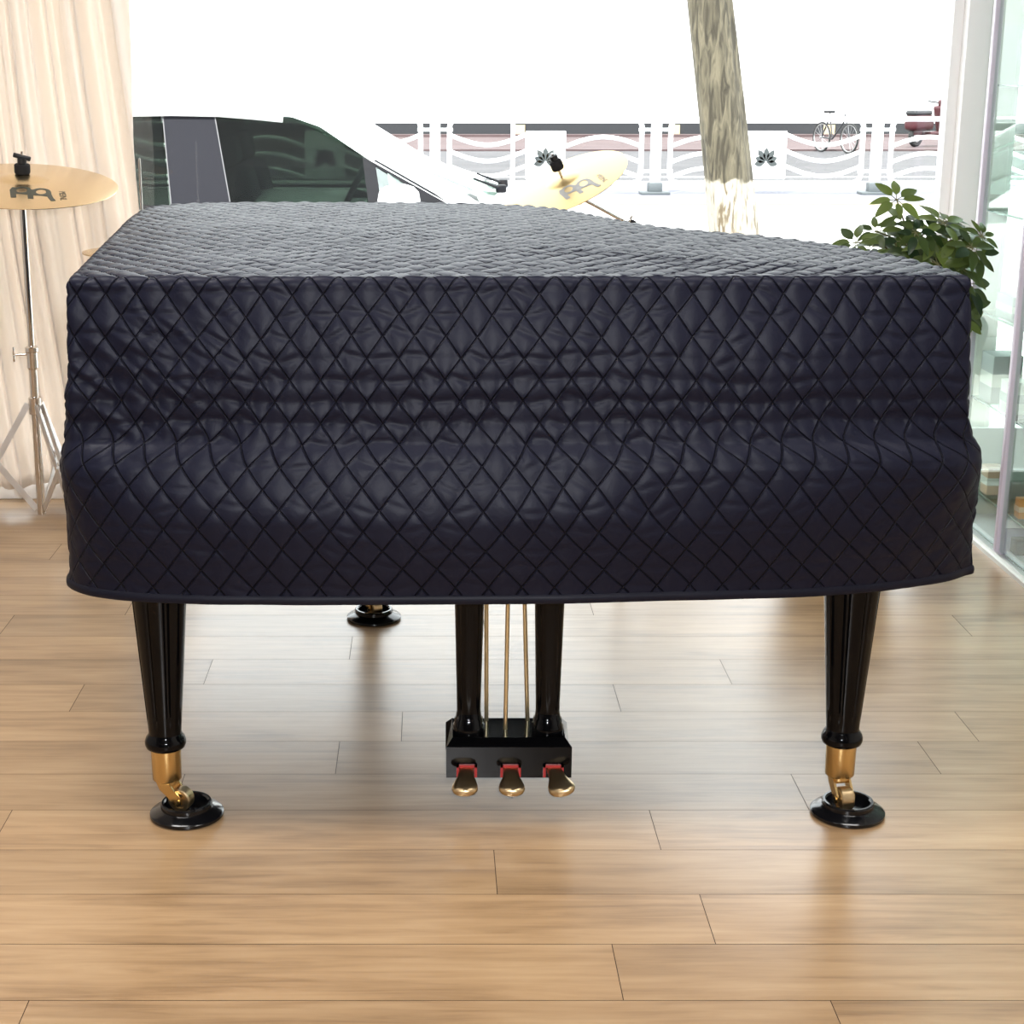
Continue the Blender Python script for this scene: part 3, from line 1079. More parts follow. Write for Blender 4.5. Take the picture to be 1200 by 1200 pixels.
def make_cymbal(name, c, R, rot, label, logo='logo', logo_ang=0.0, logo_pos=(.0, -.55), logo_scale=1.0, cat='cymbal', m='cymbal'):
    o_base = tuple(c)
    g = G()
    K = 40
    prof = [(max(.0055, R * k / K), cym_z(R * k / K, R)) for k in range(K + 1)]
    prof = prof + [(r, z - .0016) for r, z in prof[::-1]]
    vs, fs = [], []
    n = 120
    g.lathe(prof, n, close=False)
    m_ = len(prof)
    g.f += [((m_ - 1) * n + k, (m_ - 1) * n + (k + 1) % n, (k + 1) % n, k) for k in range(n)]
    g.v = [tuple(np.array(v) + np.array(c)) for v in g.v]
    o = mesh(name, g, m, base=o_base, ang=50)
    o.rotation_euler = rot
    tag(o, label, cat)
    if logo:
        u = R * .105 * logo_scale
        cx_, cy_ = logo_pos[0] * R, logo_pos[1] * R
        ca, sa = math.cos(logo_ang), math.sin(logo_ang)

        def put(p):
            x, y = p[0] * u, p[1] * u
            X, Y = cx_ + x * ca - y * sa, cy_ + x * sa + y * ca
            return (X + c[0], Y + c[1], cym_z(math.hypot(X, Y), R) + .0005 + c[2])

        def stroke(g, pts, wd, closed=False):
            P = [Vector((a, b)) for a, b in pts]
            vs = []
            n = len(P)
            for i in range(n):
                d = (P[(i + 1) % n] - P[i - 1]) if closed else (P[min(i + 1, n - 1)] - P[max(i - 1, 0)])
                d.normalize()
                nn = Vector((-d.y, d.x)) * wd / 2
                vs += [put(P[i] + nn), put(P[i] - nn)]
            fs = [(2 * i, 2 * i + 1, (2 * i + 3) % (2 * n), (2 * i + 2) % (2 * n)) for i in range(n if closed else n - 1)]
            g.add(vs, fs)
        lg = G()
        for cx0 in (-.95, .95):
            stroke(lg, [(cx0 + .72 * math.cos(a), .55 + .95 * math.sin(a)) for a in np.linspace(0, 2 * PI, 40, endpoint=False)], .42, True)
        stroke(lg, [(-1.75, 1.35), (-1.85, .5), (-1.6, -.6), (-1.35, -1.7)], .55)
        stroke(lg, [(0, 1.0), (.0, .2), (.1, -.7), (.3, -1.7)], .55)
        stroke(lg, [(1.6, .9), (1.8, .0), (2.1, -.9), (2.5, -1.7)], .5)
        stroke(lg, [(.1, -.55), (1.0, -.45), (1.9, -.5)], .3)
        stroke(lg, [(-1.6, -.55), (-.9, -.45), (.0, -.5)], .3)
        mesh('logo', lg, logo, o, smooth=False)
        # the maker's small lettering, running down beside the mark
        cu = bpy.data.curves.new('lettering', 'FONT')
        cu.body = 'MEINL'
        cu.size = .95
        to = bpy.data.objects.new('lettering_source', cu)
        C.objects.link(to)
        dg = bpy.context.evaluated_depsgraph_get()
        tm = bpy.data.meshes.new_from_object(to.evaluated_get(dg))
        tv = [v.co.copy() for v in tm.vertices]
        tf = [tuple(p.vertices) for p in tm.polygons]
        bpy.data.objects.remove(to)
        bpy.data.meshes.remove(tm)
        rr = math.radians(-78)
        out = []
        for v in tv:
            x, y = v.x * math.cos(rr) - v.y * math.sin(rr), v.x * math.sin(rr) + v.y * math.cos(rr)
            out.append(put((x + 2.55, y + 1.35)))
        mesh('lettering', G().add(out, tf), logo, o, smooth=False)
    return o


def tripod_stand(name, x, y, zt, label, leg_az, foot_r=.30, zc=.41, zb=.075, top_r=.008):
    t = thing(name, (x, y, 0), label, 'stand')
    mesh('lower_tube', G().cyl((x, y, zb), (x, y, .56), .0125), 'chrome', t)
    mesh('upper_tube', G().cyl((x, y, .54), (x, y, zt), .0095), 'chrome', t)
    cg = G().lathe([(.013, .515), (.017, .52), (.017, .565), (.0195, .568), (.0195, .580), (.011, .585)], 28, (x, y, 0))
    mesh('height_collar', cg, 'chrome', t)
    wg = G()
    wg.cyl((x, y, .56), (x - .045, y - .01, .56), .004)
    wg.box((x - .05, y - .01, .57), (.006, .008, .026), bev=.002)
    wg.box((x - .05, y - .01, .55), (.006, .008, .022), bev=.002)
    mesh('wing_screw', wg, 'chrome', t)
    mesh('leg_collar', G().lathe([(.013, zc - .03), (.019, zc - .028), (.019, zc + .02), (.013, zc + .024)], 28, (x, y, 0)), 'chrome', t)
    for az in leg_az:
        d = Vector((math.cos(az), math.sin(az), 0))
        p = Vector((x, y, zc)) + d * .022
        k = Vector((x, y, 0)) + d * (foot_r * .52)
        k.z = zc - (zc - .02) * .50
        fpt = Vector((x, y, 0)) + d * foot_r
        fpt.z = .010
        side = Vector((-d.y, d.x, 0))
        lg = G()
        for s in (-1, 1):
            lg.strip(p + side * .010 * s, fpt + side * .010 * s, .018, .003, side)
        leg = mesh('leg', lg, 'chrome_flat', t, smooth=False)
        bg_ = G()
        mid = p.lerp(fpt, .43)
        bg_.strip(mid, Vector((x, y, zb + .015)) + d * .014, .018, .0035, side)
        bg_.cyl(mid - side * .014, mid + side * .014, .006, 14)
        mesh('brace', bg_, 'chrome_flat', leg, smooth=False)
        mesh('rubber_foot', G().lathe([(.006, 0), (.014, .001), (.015, .010), (.011, .022), (.005, .024)], 20, (fpt.x, fpt.y, 0)), 'black_plastic', leg)
    return t


# ride cymbal at the curtain
sx, sy = -1.172, 4.80
st = tripod_stand('cymbal_stand', sx, sy, 1.00, 'chrome tripod stand in front of the cream curtain, carrying the big cymbal', [math.radians(a) for a in (188, -48, 75)], .26)
gt = G()
gt.cyl((sx, sy, .985), (sx, sy, 1.035), .013)
gt.cyl((sx - .016, sy, 1.018), (sx + .016, sy, 1.018), .011)
gt.tube([(sx + .012, sy - .01, 1.01), (sx + .03, sy - .015, 1.026), (sx + .05, sy - .015, 1.024)], .003)
gt.tube([(sx - .012, sy - .01, 1.0), (sx - .03, sy - .015, 1.006), (sx - .038, sy - .015, 1.016)], .003)
mesh('tilter', gt, 'chrome', st)
axis = Euler((math.radians(9.5), math.radians(4), 0))
ax = axis.to_matrix() @ Vector((0, 0, 1))
cc = Vector((sx + .004, sy, 1.03))
mesh('tilter_rod', G().cyl(cc - ax * .02, cc + ax * .115, .0035, 12), 'chrome', st)
zc_ = .030
felt_g = G()
q = ax.to_track_quat('Z', 'Y').to_matrix()
felt_g.lathe([(.004, zc_ + .022), (.021, zc_ + .0225), (.0225, zc_ + .026), (.0225, zc_ + .045), (.021, zc_ + .048), (.004, zc_ + .049)], 28, cc, q)
mesh('felt', felt_g, 'black_felt', st)
wn = G()
wn.lathe([(.004, zc_ + .050), (.013, zc_ + .051), (.013, zc_ + .066), (.004, zc_ + .067)], 24, cc, q)
wn.box(cc + ax * (zc_ + .069) + Vector((.0, 0, .0)), (.050, .010, .013), rot=(axis.x, axis.y + .2, .2), bev=.003)
mesh('wing_nut', wn, 'black_plastic', st)
make_cymbal('ride_cymbal', tuple(cc + ax * .018), .268, tuple(axis), 'large bronze cymbal with a dark logo, tilted on the stand by the curtain', logo_pos=(.20, -.50), logo_scale=1.0, logo_ang=.06)

# crash cymbal on a boom behind the piano
bx, by = 0.575, 4.80
st2 = tripod_stand('boom_cymbal_stand', bx, by, .93, 'chrome boom stand behind the covered piano, holding the tilted cymbal', [math.radians(a) for a in (90, 210, 330)], .27)
p_end = Vector((.386, 4.75, 1.036))
p_piv = Vector((bx, by, .935))
mesh('boom_arm', G().tube([p_piv + (p_piv - p_end).normalized() * .10, p_piv, p_end], .0052), 'chrome', st2)
cl_g = G()
cl_g.cyl((bx, by - .018, .935), (bx, by + .018, .935), .017)
cl_g.cyl((bx, by, .90), (bx, by, .935), .012)
cl_g.box((bx - .008, by - .028, .95), (.008, .012, .034), rot=(0, .5, 0), bev=.003)
mesh('boom_clamp', cl_g, 'chrome', st2)
ax2 = Vector((-.40, -.26, .88)).normalized()
q2 = ax2.to_track_quat('Z', 'Y')
tg = G()
tg.lathe([(.004, -.02), (.013, -.018), (.013, .012), (.008, .02), (.004, .021)], 24, p_end, q2.to_matrix())
tg.cyl(p_end + Vector((-.014, -.01, .004)), p_end + Vector((.026, -.014, .004)), .006, 12)
mesh('tilter', tg, 'chrome', st2)
mesh('tilter_rod', G().cyl(p_end, p_end + ax2 * .118, .0034, 12), 'chrome', st2)
cb = p_end + ax2 * .020
mesh('felt', G().lathe([(.004, .048), (.016, .0485), (.0175, .052), (.0175, .072), (.015, .076), (.004, .077)], 26, cb, q2.to_matrix()), 'black_felt', st2)
wn = G().lathe([(.004, .078), (.012, .079), (.012, .092), (.004, .094)], 24, cb, q2.to_matrix())
mesh('wing_nut', wn, 'black_plastic', st2)
e2 = q2.to_euler()
v_ = Vector((.07, .996, -.06))
e_d = (-v_ - ax2 * (-v_).dot(ax2)).normalized()
e_m = e_d.cross(ax2) * -1
if e_m.x < 0:
    e_m = -e_m
lp = q2.inverted() @ (e_d * .50 + e_m * .14)
la = q2.inverted() @ e_m
make_cymbal('crash_cymbal', tuple(cb), .188, tuple(e2), 'bronze cymbal tilted on a boom above the far edge of the piano cover', logo='logo_grey',
            logo_pos=(lp.x, lp.y), logo_ang=math.atan2(la.y, la.x), logo_scale=1.2, m='cymbal_satin')

# hi-hat behind the straight side of the piano
hx, hy = -0.822, 4.75
st3 = tripod_stand('hi_hat_stand', hx, hy, .86, 'hi-hat stand with a thin bare rod behind the piano corner nearest the curtain', [math.radians(a) for a in (80, 200, 320)], .24)
mesh('pull_rod', G().cyl((hx, hy, .84), (hx, hy, 1.125), .0032, 12), 'chrome', st3)
mesh('clutch', G().lathe([(.004, .885), (.011, .886), (.011, .925), (.004, .926)], 20, (hx, hy, 0)), 'chrome', st3)
make_cymbal('hi_hat_cymbal', (hx, hy, .866), .172, (0, 0, 0), 'upper of the pair of small hi-hat cymbals peeping past the cover beside the curtain', logo=None)
o = make_cymbal('hi_hat_cymbal', (hx, hy, .862), .172, (PI, 0, 0), 'lower of the pair of small hi-hat cymbals, facing down under its twin', logo=None)


# ------------------------------------------------------------------ display cabinet
def cabinet():
    X, Xb = 1.63, 2.04
    y0, yp, y1 = 3.55, 4.585, 4.985
    Hc = 2.15
    t = thing('display_cabinet', (1.83, 4.2, 0), 'tall glass display cabinet with lavender metal frame and mauve base panels', 'cabinet')
    pw = .024
    fg = G()
    for y in (y0, yp, y1):
        for x in (X, Xb - pw):
            fg.b2(x, x + pw, y - pw / 2, y + pw / 2, .012, Hc, bev=.003)
    for x in (X, Xb - pw):
        fg.b2(x, x + pw, y0, y1, Hc, Hc + .04)
    fg.b2(X, Xb, y0 - pw / 2, y0 + pw / 2, Hc, Hc + .04)
    fg.b2(X, Xb, y1 - pw / 2, y1 + pw / 2, Hc, Hc + .04)
    mesh('frame', fg, 'lavender', t)
    mesh('top_panel', G().b2(X, Xb, y0, y1, Hc + .041, Hc + .06), 'lavender', t)
    rg = G()
    rg.b2(X - .012, X + .028, y0 - .1, y1 + .02, 0, .012)
    rg.b2(X - .004, X + .004, y0 - .1, y1 + .02, .012, .022)
    mesh('floor_rail', rg, 'rail_alu', t, smooth=False)
    # panel between the two bays
    mesh('divider_panel', G().b2(X + pw, Xb - pw, yp - .008, yp + .008, .012, .090), 'mauve', t, smooth=False)
    mesh('divider_band', G().b2(X + pw, Xb - pw, yp - .011, yp + .011, .092, .116), 'mauve_pale', t, smooth=False)
    mesh('divider_glass', G().b2(X + pw, Xb - pw, yp - .003, yp + .003, .118, Hc), 'cab_glass', t, smooth=False)
    mesh('base_board', G().b2(X + .03, Xb - pw, y0 + .02, yp - .02, .013, .030), 'mauve_pale', t, smooth=False)
    mesh('base_board', G().b2(X + .03, Xb - pw, yp + .02, y1 - .02, .013, .030), 'mauve_pale', t, smooth=False)
    for ya, yb in ((y0 + .02, yp - .015), (yp + .015, y1 - .02)):
        mesh('door', G().b2(X + .010, X + .015, ya, yb, .024, Hc - .01), 'cab_glass', t, smooth=False)
    mesh('end_panel', G().b2(X + pw, Xb - pw, y1 - .008, y1 + .008, .012, .30), 'card_white', t, smooth=False)
    mesh('end_glass', G().b2(X + pw, Xb - pw, y1 - .003, y1 + .003, .302, Hc), 'cab_glass', t, smooth=False)
    mesh('back_panel', G().b2(Xb + .001, Xb + .010, y0, y1, .012, Hc), 'card_white', t, smooth=False)
    for z in (.130, .40, .66, .96, 1.32, 1.66):
        for ya, yb in ((y0 + .02, yp - .015), (yp + .015, y1 - .02)):
            s = mesh('shelf', G().b2(X + .026, Xb - .03, ya, yb, z, z + .006), 'shelf_glass', t, smooth=False)
            mesh('shelf_edge', G().b2(X + .0225, X + .0255, ya, yb, z, z + .006), 'shelf_edge', s, smooth=False)


cabinet()


def boxed(name, x0, x1, y0, y1, z0, z1, m, label, cat, band=None):
    base = ((x0 + x1) / 2, (y0 + y1) / 2, z0)
    o = mesh(name, G().b2(x0, x1, y0, y1, z0, z1, bev=.003), m, base=base)
    tag(o, label, cat, 'goods in the display cabinet')
    if band:
        mesh('label_band', G().b2(x0 - .0006, x1 + .0006, y0 - .0006, y1 + .0006, z0 + (z1 - z0) * .35, z0 + (z1 - z0) * .62), band, o, smooth=False)
    return o


z0 = .1365
boxed('carton', 1.662, 1.692, 4.505, 4.545, z0, z0 + .058, 'orange', 'small orange carton on the lowest glass shelf, just in front of the middle cabinet post', 'carton', 'card_peach')
boxed('carton', 1.700, 1.75, 4.49, 4.56, z0, z0 + .062, 'card_white', 'white carton beside the orange carton on the lowest cabinet shelf', 'carton', 'card_grey')
boxed('carton', 1.662, 1.72, 4.50, 4.55, .0305, .075, 'card_dark', 'dark brown box on the cabinet floor under the orange carton', 'box')
boxed('carton', 1.660, 1.71, 4.78, 4.84, z0, z0 + .085, 'card_peach', 'peach carton on the lowest shelf behind the middle cabinet post', 'carton', 'card_white')
boxed('carton', 1.660, 1.74, 4.66, 4.74, .406, .50, 'card_white', 'white carton on the second shelf behind the middle cabinet post', 'carton', 'card_grey')
boxed('carton', 1.662, 1.75, 4.82, 4.93, .406, .55, 'card_grey', 'tall grey carton on the second cabinet shelf, beyond the white one', 'carton', 'card_white')
boxed('carton', 1.660, 1.76, 4.70, 4.84, .666, .74, 'card_grey', 'flat grey carton on the middle cabinet shelf, half hidden by plant leaves', 'carton', 'card_white')


# ------------------------------------------------------------------ potted umbrella plant
def plant():
    px, py = 1.22, 4.76
    t = thing('potted_plant', (px, py, 0), 'green umbrella plant in a pot behind the piano, in front of the window', 'plant')
    mesh('pot', G().lathe([(.13, 0), (.138, .006), (.205, .44), (.215, .445), (.218, .50), (.205, .503), (.195, .47), (.02, .46)], 64, (px, py, 0)), 'terracotta', t)
    mesh('soil', G().lathe([(.002, .462), (.10, .468), (.192, .464), (.192, .452), (.002, .450)], 40, (px, py, 0)), 'soil', t)
    # leaf whorls: (x, y, z, size)
    W_ = [(1.175, 4.60, .905, .055), (1.245, 4.66, .93, .05), (1.285, 4.62, 1.02, .062), (1.25, 4.70, .885, .05),
          (1.315, 4.63, .905, .066), (1.335, 4.70, .945, .06), (1.375, 4.62, .935, .066), (1.40, 4.72, .905, .06), (1.345, 4.60, .865, .066),
          (1.425, 4.64, .955, .068), (1.455, 4.62, .90, .066), (1.49, 4.66, .93, .06), (1.515, 4.62, .875, .062), (1.47, 4.60, .835, .07),
          (1.43, 4.58, .82, .072), (1.50, 4.60, .79, .066), (1.395, 4.56, .85, .066), (1.46, 4.62, .775, .072), (1.485, 4.60, .725, .07), (1.465, 4.58, .665, .072),
          (1.30, 4.66, .86, .06), (1.41, 4.64, .745, .075), (1.36, 4.66, .80, .07), (1.44, 4.70, .86, .07), (1.50, 4.72, .83, .06), (1.30, 4.74, .90, .05),
          (1.39, 4.60, .895, .06), (1.36, 4.74, .88, .06), (1.47, 4.74, .95, .05),
          (1.33, 4.57, .935, .05), (1.49, 4.58, .895, .06), (1.47, 4.58, .74, .07), (1.48, 4.57, .70, .065), (1.53, 4.62, .92, .05)]
    lg, sg, lv = G(), G(), []
    rr = random.Random(11)
    nodes_ = [Vector((px + .08, py - .03, .60)), Vector((px + .16, py - .06, .72)), Vector((px + .14, py - .06, .82))]
    sg.tube([(px, py, .455), (px + .04, py, .53), nodes_[0], nodes_[1]], [.011, .010, .009, .008], 10)
    sg.tube([nodes_[0], nodes_[0].lerp(nodes_[2], .5) + Vector((-.02, 0, 0)), nodes_[2]], [.008, .007, .006], 10)
    for (x, y, z, sz) in W_:
        c = Vector((x, y, z))
        nd = min(nodes_, key=lambda p: (p - c).length)
        mid = nd.lerp(c, .55) + Vector((0, 0, .03))
        sg.tube([nd, mid, c], [.0035, .0028, .002], 6)
        out = (c - Vector((1.37, 4.68, .72)))
        ax_ = (out.normalized() * .7 + Vector((rr.uniform(-.3, .3), rr.uniform(-.6, .1), .55))).normalized()
        ax_ = (ax_ + Vector((0, -.38, 0))).normalized()
        q = ax_.to_track_quat('Z', 'Y')
        k = rr.choice([6, 7, 7, 8])
        tone = rr.random()
        for i in range(k):
            a = 2 * PI * i / k + rr.uniform(-.2, .2)
            L = sz * 1.05 * rr.uniform(.78, 1.12)
            wd = L * rr.uniform(.38, .50)
            droop = rr.uniform(.15, .75)
            vs, fs = [], []
            n = 9
            pet = L * .28
            for j in range(n):
                u = j / (n - 1)
                r = pet + L * u
                half = wd * (math.sin(PI * min(1, u ** .75)) ** .8) * .5 + .0006
                dz = -droop * L * (u ** 1.6) * .7 + .12 * L * u
                for s in (-1, 0, 1):
                    lx, ly = r, s * half
                    lz = dz + abs(s) * half * .22
                    v = q @ Vector((lx * math.cos(a) - ly * math.sin(a), lx * math.sin(a) + ly * math.cos(a), lz))
                    vs.append(c + v)
            for j in range(n - 1):
                fs += [(3 * j, 3 * j + 1, 3 * j + 4, 3 * j + 3), (3 * j + 1, 3 * j + 2, 3 * j + 5, 3 * j + 4)]
            lg.add(vs, fs)
            val = min(1, max(0, tone * .6 + rr.uniform(-.1, .35)))
            lv += [val] * len(vs)
            # leaf stalk
            e = q @ Vector((pet * math.cos(a), pet * math.sin(a), 0))
            sg.tube([c, c + e], .0012, 5)
    me_o = mesh('foliage', lg, 'leaf', t, ang=180)
    at = me_o.data.attributes.new('leaf', 'FLOAT', 'POINT')
    at.data.foreach_set('value', np.array(lv, dtype=np.float32))
    mesh('stem', sg, 'stem', t, ang=80)


plant()


# ------------------------------------------------------------------ white car outside
def car():
    Y0, Y1 = 9.0, 10.72
    YC = (Y0 + Y1) / 2
    t = thing('car', (-0.9, YC, GZ), 'white hatchback car parked outside behind the shop window', 'car')

    def wp(u, v, z):
        return (u, YC + v, GZ + z)
    hw = (Y1 - Y0) / 2
    # lower body: stations along the length, each a closed cross-section
    st = [(-3.10, .50, .86, .70), (-3.05, .34, .95, .80), (-2.85, .24, .975, .845), (-2.2, .20, .975, hw), (-1.2, .20, .972, hw), (-.4, .20, .965, hw), (.10, .20, .955, hw), (.45, .20, .93, hw),
          (.75, .22, .86, .845), (1.0, .26, .74, .80), (1.12, .34, .62, .70), (1.16, .42, .54, .62)]
    prof_n = 28
    g = G()
    vs, fs = [], []
    for u, zb, zt, wd in st:
        crown = .07 if u > .05 else .015
        for k in range(prof_n):
            a = 2 * PI * k / prof_n
            cx_, cz_ = math.cos(a), math.sin(a)
            v = math.copysign(abs(cx_) ** .38, cx_) * wd
            zm = (zb + zt) / 2
            z = zm + math.copysign(abs(cz_) ** .45, cz_) * (zt - zb) / 2
            if cz_ > 0:
                z += crown * (1 - (v / wd) ** 2)
            vs.append(wp(u, v, z))
    for i in range(len(st) - 1):
        for k in range(prof_n):
            k2 = (k + 1) % prof_n
            fs.append((i * prof_n + k, i * prof_n + k2, (i + 1) * prof_n + k2, (i + 1) * prof_n + k))
    fs.append(tuple(range(prof_n)))
    fs.append(tuple((len(st) - 1) * prof_n + k for k in range(prof_n)))
    body = mesh('body', g.add(vs, fs), 'car_paint', t, ang=50)

    def side_v(z):
        return hw - .012 - max(0, z - .96) * .36 - max(0, z - 1.35) * .25

    def panel(name, poly, m, s, out=0.0, thk=.02, parent=None):
        P = [wp(u, s * (side_v(z) + out), z) for u, z in poly]
        return mesh(name, G().prism(P, (0, -s * thk, 0)), m, parent or t, smooth=False)
    RZ = 1.49
    # roof with rounded edge
    us = [-2.85, -2.6, -2.0, -1.4, -1.15, -.98, -.80]
    vs, fs = [], []
    nv = 13
    for i, u in enumerate(us):
        e = [(-.06), -.02, .02, .03, .025, .012, -.005][i]
        for j in range(nv):
            r = -1 + 2 * j / (nv - 1)
            zz = RZ + e - .05 * abs(r) ** 3
            vs.append(wp(u, r * (side_v(1.42) + .02), zz))
    for i in range(len(us) - 1):
        for j in range(nv - 1):
            fs.append((i * nv + j, i * nv + j + 1, (i + 1) * nv + j + 1, (i + 1) * nv + j))
    ro = mesh('roof', G().add(vs, fs), 'car_paint', t, ang=60)
    ro.modifiers.new('thickness', 'SOLIDIFY').thickness = .04
    # windscreen and rear glass
    base = [(.16, -hw * .93), (.34, -hw * .6), (.44, 0), (.34, hw * .6), (.16, hw * .93)]
    topp = [(-.82, -.64), (-.80, -.35), (-.79, 0), (-.80, .35), (-.82, .64)]
    vs = [wp(u, v, .965 + .035 * (1 - (v / hw) ** 2)) for u, v in base] + [wp(u, v, RZ - .03 + .03 * (1 - (v / .62) ** 2)) for u, v in topp]
    wsn = mesh('windscreen', G().add(vs, [(i, i + 1, 6 + i, 5 + i) for i in range(4)]), 'windscreen', t, ang=60)
    wsn.modifiers.new('thickness', 'SOLIDIFY').thickness = .006
    rg = mesh('rear_window', G().add([wp(-3.03, -.72, .98), wp(-3.03, .72, .98), wp(-2.86, .60, 1.43), wp(-2.86, -.60, 1.43)], [(0, 1, 2, 3)]), 'car_glass', t)
    rg.modifiers.new('thickness', 'SOLIDIFY').thickness = .006
    for s in (-1, 1):
        # white pillar sweeping from the roof to the bonnet
        panel('front_pillar', [(.13, .955), (.30, .955), (-.10, 1.19), (-.48, 1.425), (-.66, 1.495), (-1.05, 1.535), (-1.05, 1.455), (-.75, 1.425), (-.60, 1.375), (-.32, 1.195)], 'car_paint', s, .012, .06)
        panel('roof_rail', [(-1.05, 1.455), (-1.05, 1.50), (-2.8, 1.47), (-2.75, 1.42)], 'car_paint', s, .012, .06)
        panel('rear_pillar', [(-2.75, 1.43), (-2.86, 1.46), (-3.06, .96), (-2.62, .96), (-2.5, 1.2)], 'car_paint', s, .008, .05)
        panel('front_window', [(-1.10, .965), (-1.20, 1.43), (-.76, 1.425), (-.60, 1.375), (-.36, 1.215), (-.325, .965)], 'car_glass', s, .0, .006)
        panel('quarter_window', [(-.275, .965), (-.30, 1.165), (-.10, 1.05), (-.04, .965)], 'windscreen', s, .0, .006)
        panel('window_post', [(-.335, .962), (-.37, 1.22), (-.30, 1.18), (-.265, .962)], 'car_trim', s, .006, .02)
        panel('mirror_trim', [(-.05, .960), (-.12, 1.065), (-.32, 1.185), (-.30, 1.205), (.02, 1.03), (.13, .957)], 'car_trim', s, .010, .02)
        panel('door_pillar', [(-1.08, .962), (-1.18, 1.455), (-1.46, 1.458), (-1.40, .962)], 'car_pillar', s, .006, .03)
        panel('pillar_strip', [(-1.395, .962), (-1.455, 1.458), (-1.461, 1.458), (-1.401, .962)], 'strip_grey', s, .008, .01)
        panel('pillar_strip', [(-1.075, .962), (-1.175, 1.455), (-1.181, 1.455), (-1.081, .962)], 'strip_grey', s, .008, .01)
        panel('rear_window_side', [(-1.41, .965), (-1.47, 1.455), (-2.40, 1.43), (-2.58, 1.1), (-2.6, .965)], 'car_glass', s, .0, .006)
        panel('belt_trim', [(-.0, .945), (-2.65, .945), (-2.65, .967), (-.0, .967)], 'car_trim', s, .012, .02)
        # door mirror
        mg = G()
        mvs, mfs = [], []
        nn_, mm = 14, 10
        for i in range(mm + 1):
            a = PI * i / mm
            for k in range(nn_):
                b = 2 * PI * k / nn_
                sx_ = math.sin(a)
                mvs.append(wp(-.17 + .115 * math.copysign(abs(math.cos(b) * sx_) ** .8, math.cos(b)), s * (hw + .10) + .085 * math.cos(a), 1.00 + .088 * math.copysign(abs(math.sin(b) * sx_) ** .8, math.sin(b))))
        for i in range(mm):
            for k in range(nn_):
                mfs.append((i * nn_ + k, i * nn_ + (k + 1) % nn_, (i + 1) * nn_ + (k + 1) % nn_, (i + 1) * nn_ + k))
        mo = mesh('door_mirror', mg.add(mvs, mfs), 'car_paint', t, ang=60)
        mesh('mirror_arm', G().box(wp(-.12, s * (hw + .01), .945), (.10, .14, .05), bev=.01), 'car_trim', mo)
        for u in (.52, -2.05):
            wx = wp(u, s * (hw - .11), .30)
            m3 = Matrix.Rotation(PI / 2, 3, 'X')
            wh = mesh('wheel', G().lathe([(.19, -.09), (.27, -.095), (.30, -.075), (.305, 0), (.30, .075), (.27, .095), (.19, .09)], 48, wx, m3), 'tyre', t)
            rg_ = G().lathe([(.05, -.092), (.19, -.085), (.195, 0), (.19, .085), (.05, .092)], 40, wx, m3)
            mesh('rim', rg_, 'alloy', wh)
    # wipers on the windscreen base
    for (ua, va, ub, vb) in [(.40, -.30, .02, -.62), (.43, .18, .06, -.12)]:
        za = .998
        wg = G()
        A, B = Vector(wp(ua, va, za + .02)), Vector(wp(ua - .16, va - .16, 1.085))
        wg.tube([A, B], [.009, .005], 8)
        wg.box(A, (.06, .05, .045), bev=.01)
        mesh('wiper', wg, 'car_trim', t)
    # interior
    dg_ = G().box(wp(.02, 0, .93), (.50, 1.45, .16), bev=.05)
    dg_.box(wp(-.10, -.36, 1.0), (.22, .36, .08), bev=.03)
    mesh('dashboard', dg_, 'car_dash', t)
    for v in (-.36, .36):
        sg = G()
        sg.box(wp(-1.02, v, .82), (.16, .48, .68), rot=(0, math.radians(-14), 0), bev=.06, seg=3)
        sg.box(wp(-1.13, v, 1.24), (.10, .26, .17), rot=(0, math.radians(-12), 0), bev=.04, seg=3)
        sg.box(wp(-.75, v, .58), (.52, .48, .16), bev=.05, seg=3)
        mesh('front_seat', sg, 'car_seat', t)
    rs = G()
    rs.box(wp(-2.05, 0, .85), (.16, 1.3, .62), rot=(0, math.radians(-16), 0), bev=.06, seg=3)
    for v in (-.42, 0, .42):
        rs.box(wp(-2.16, v, 1.22), (.10, .24, .15), bev=.04, seg=3)
    rs.box(wp(-1.8, 0, .58), (.5, 1.3, .16), bev=.05, seg=3)
    mesh('rear_seat', rs, 'car_seat', t)
    # steering wheel
    sw = G()
    c = Vector(wp(-.45, -.36, 1.0))
    nrm = Vector((-.9, 0, .45)).normalized()
    q = nrm.to_track_quat('Z', 'Y')
    sw.tube([c + q @ Vector((.175 * math.cos(a), .175 * math.sin(a), 0)) for a in np.linspace(0, 2 * PI, 37)], .017, 10)
    sw.tube([c + q @ Vector((-.17, 0, 0)), c, c + q @ Vector((.17, 0, 0))], .016, 8)
    sw.tube([c, Vector(wp(-.1, -.36, .93))], .025, 10)
    mesh('steering_wheel', sw, 'black_plastic', t)
    mesh('headlining', G().b2(-2.75, -.85, YC - .58, YC + .58, GZ + 1.40, GZ + 1.42), 'card_grey', t)
    # number plates are out of sight; lamps at both ends
    for v in (-.55, .55):
        mesh('headlamp', G().box(wp(1.06, v, .64), (.14, .26, .12), bev=.03), 'windscreen', t)
        mesh('tail_lamp', G().box(wp(-3.04, v * 1.15, .80), (.08, .16, .26), bev=.02), 'scooter_red', t)


car()


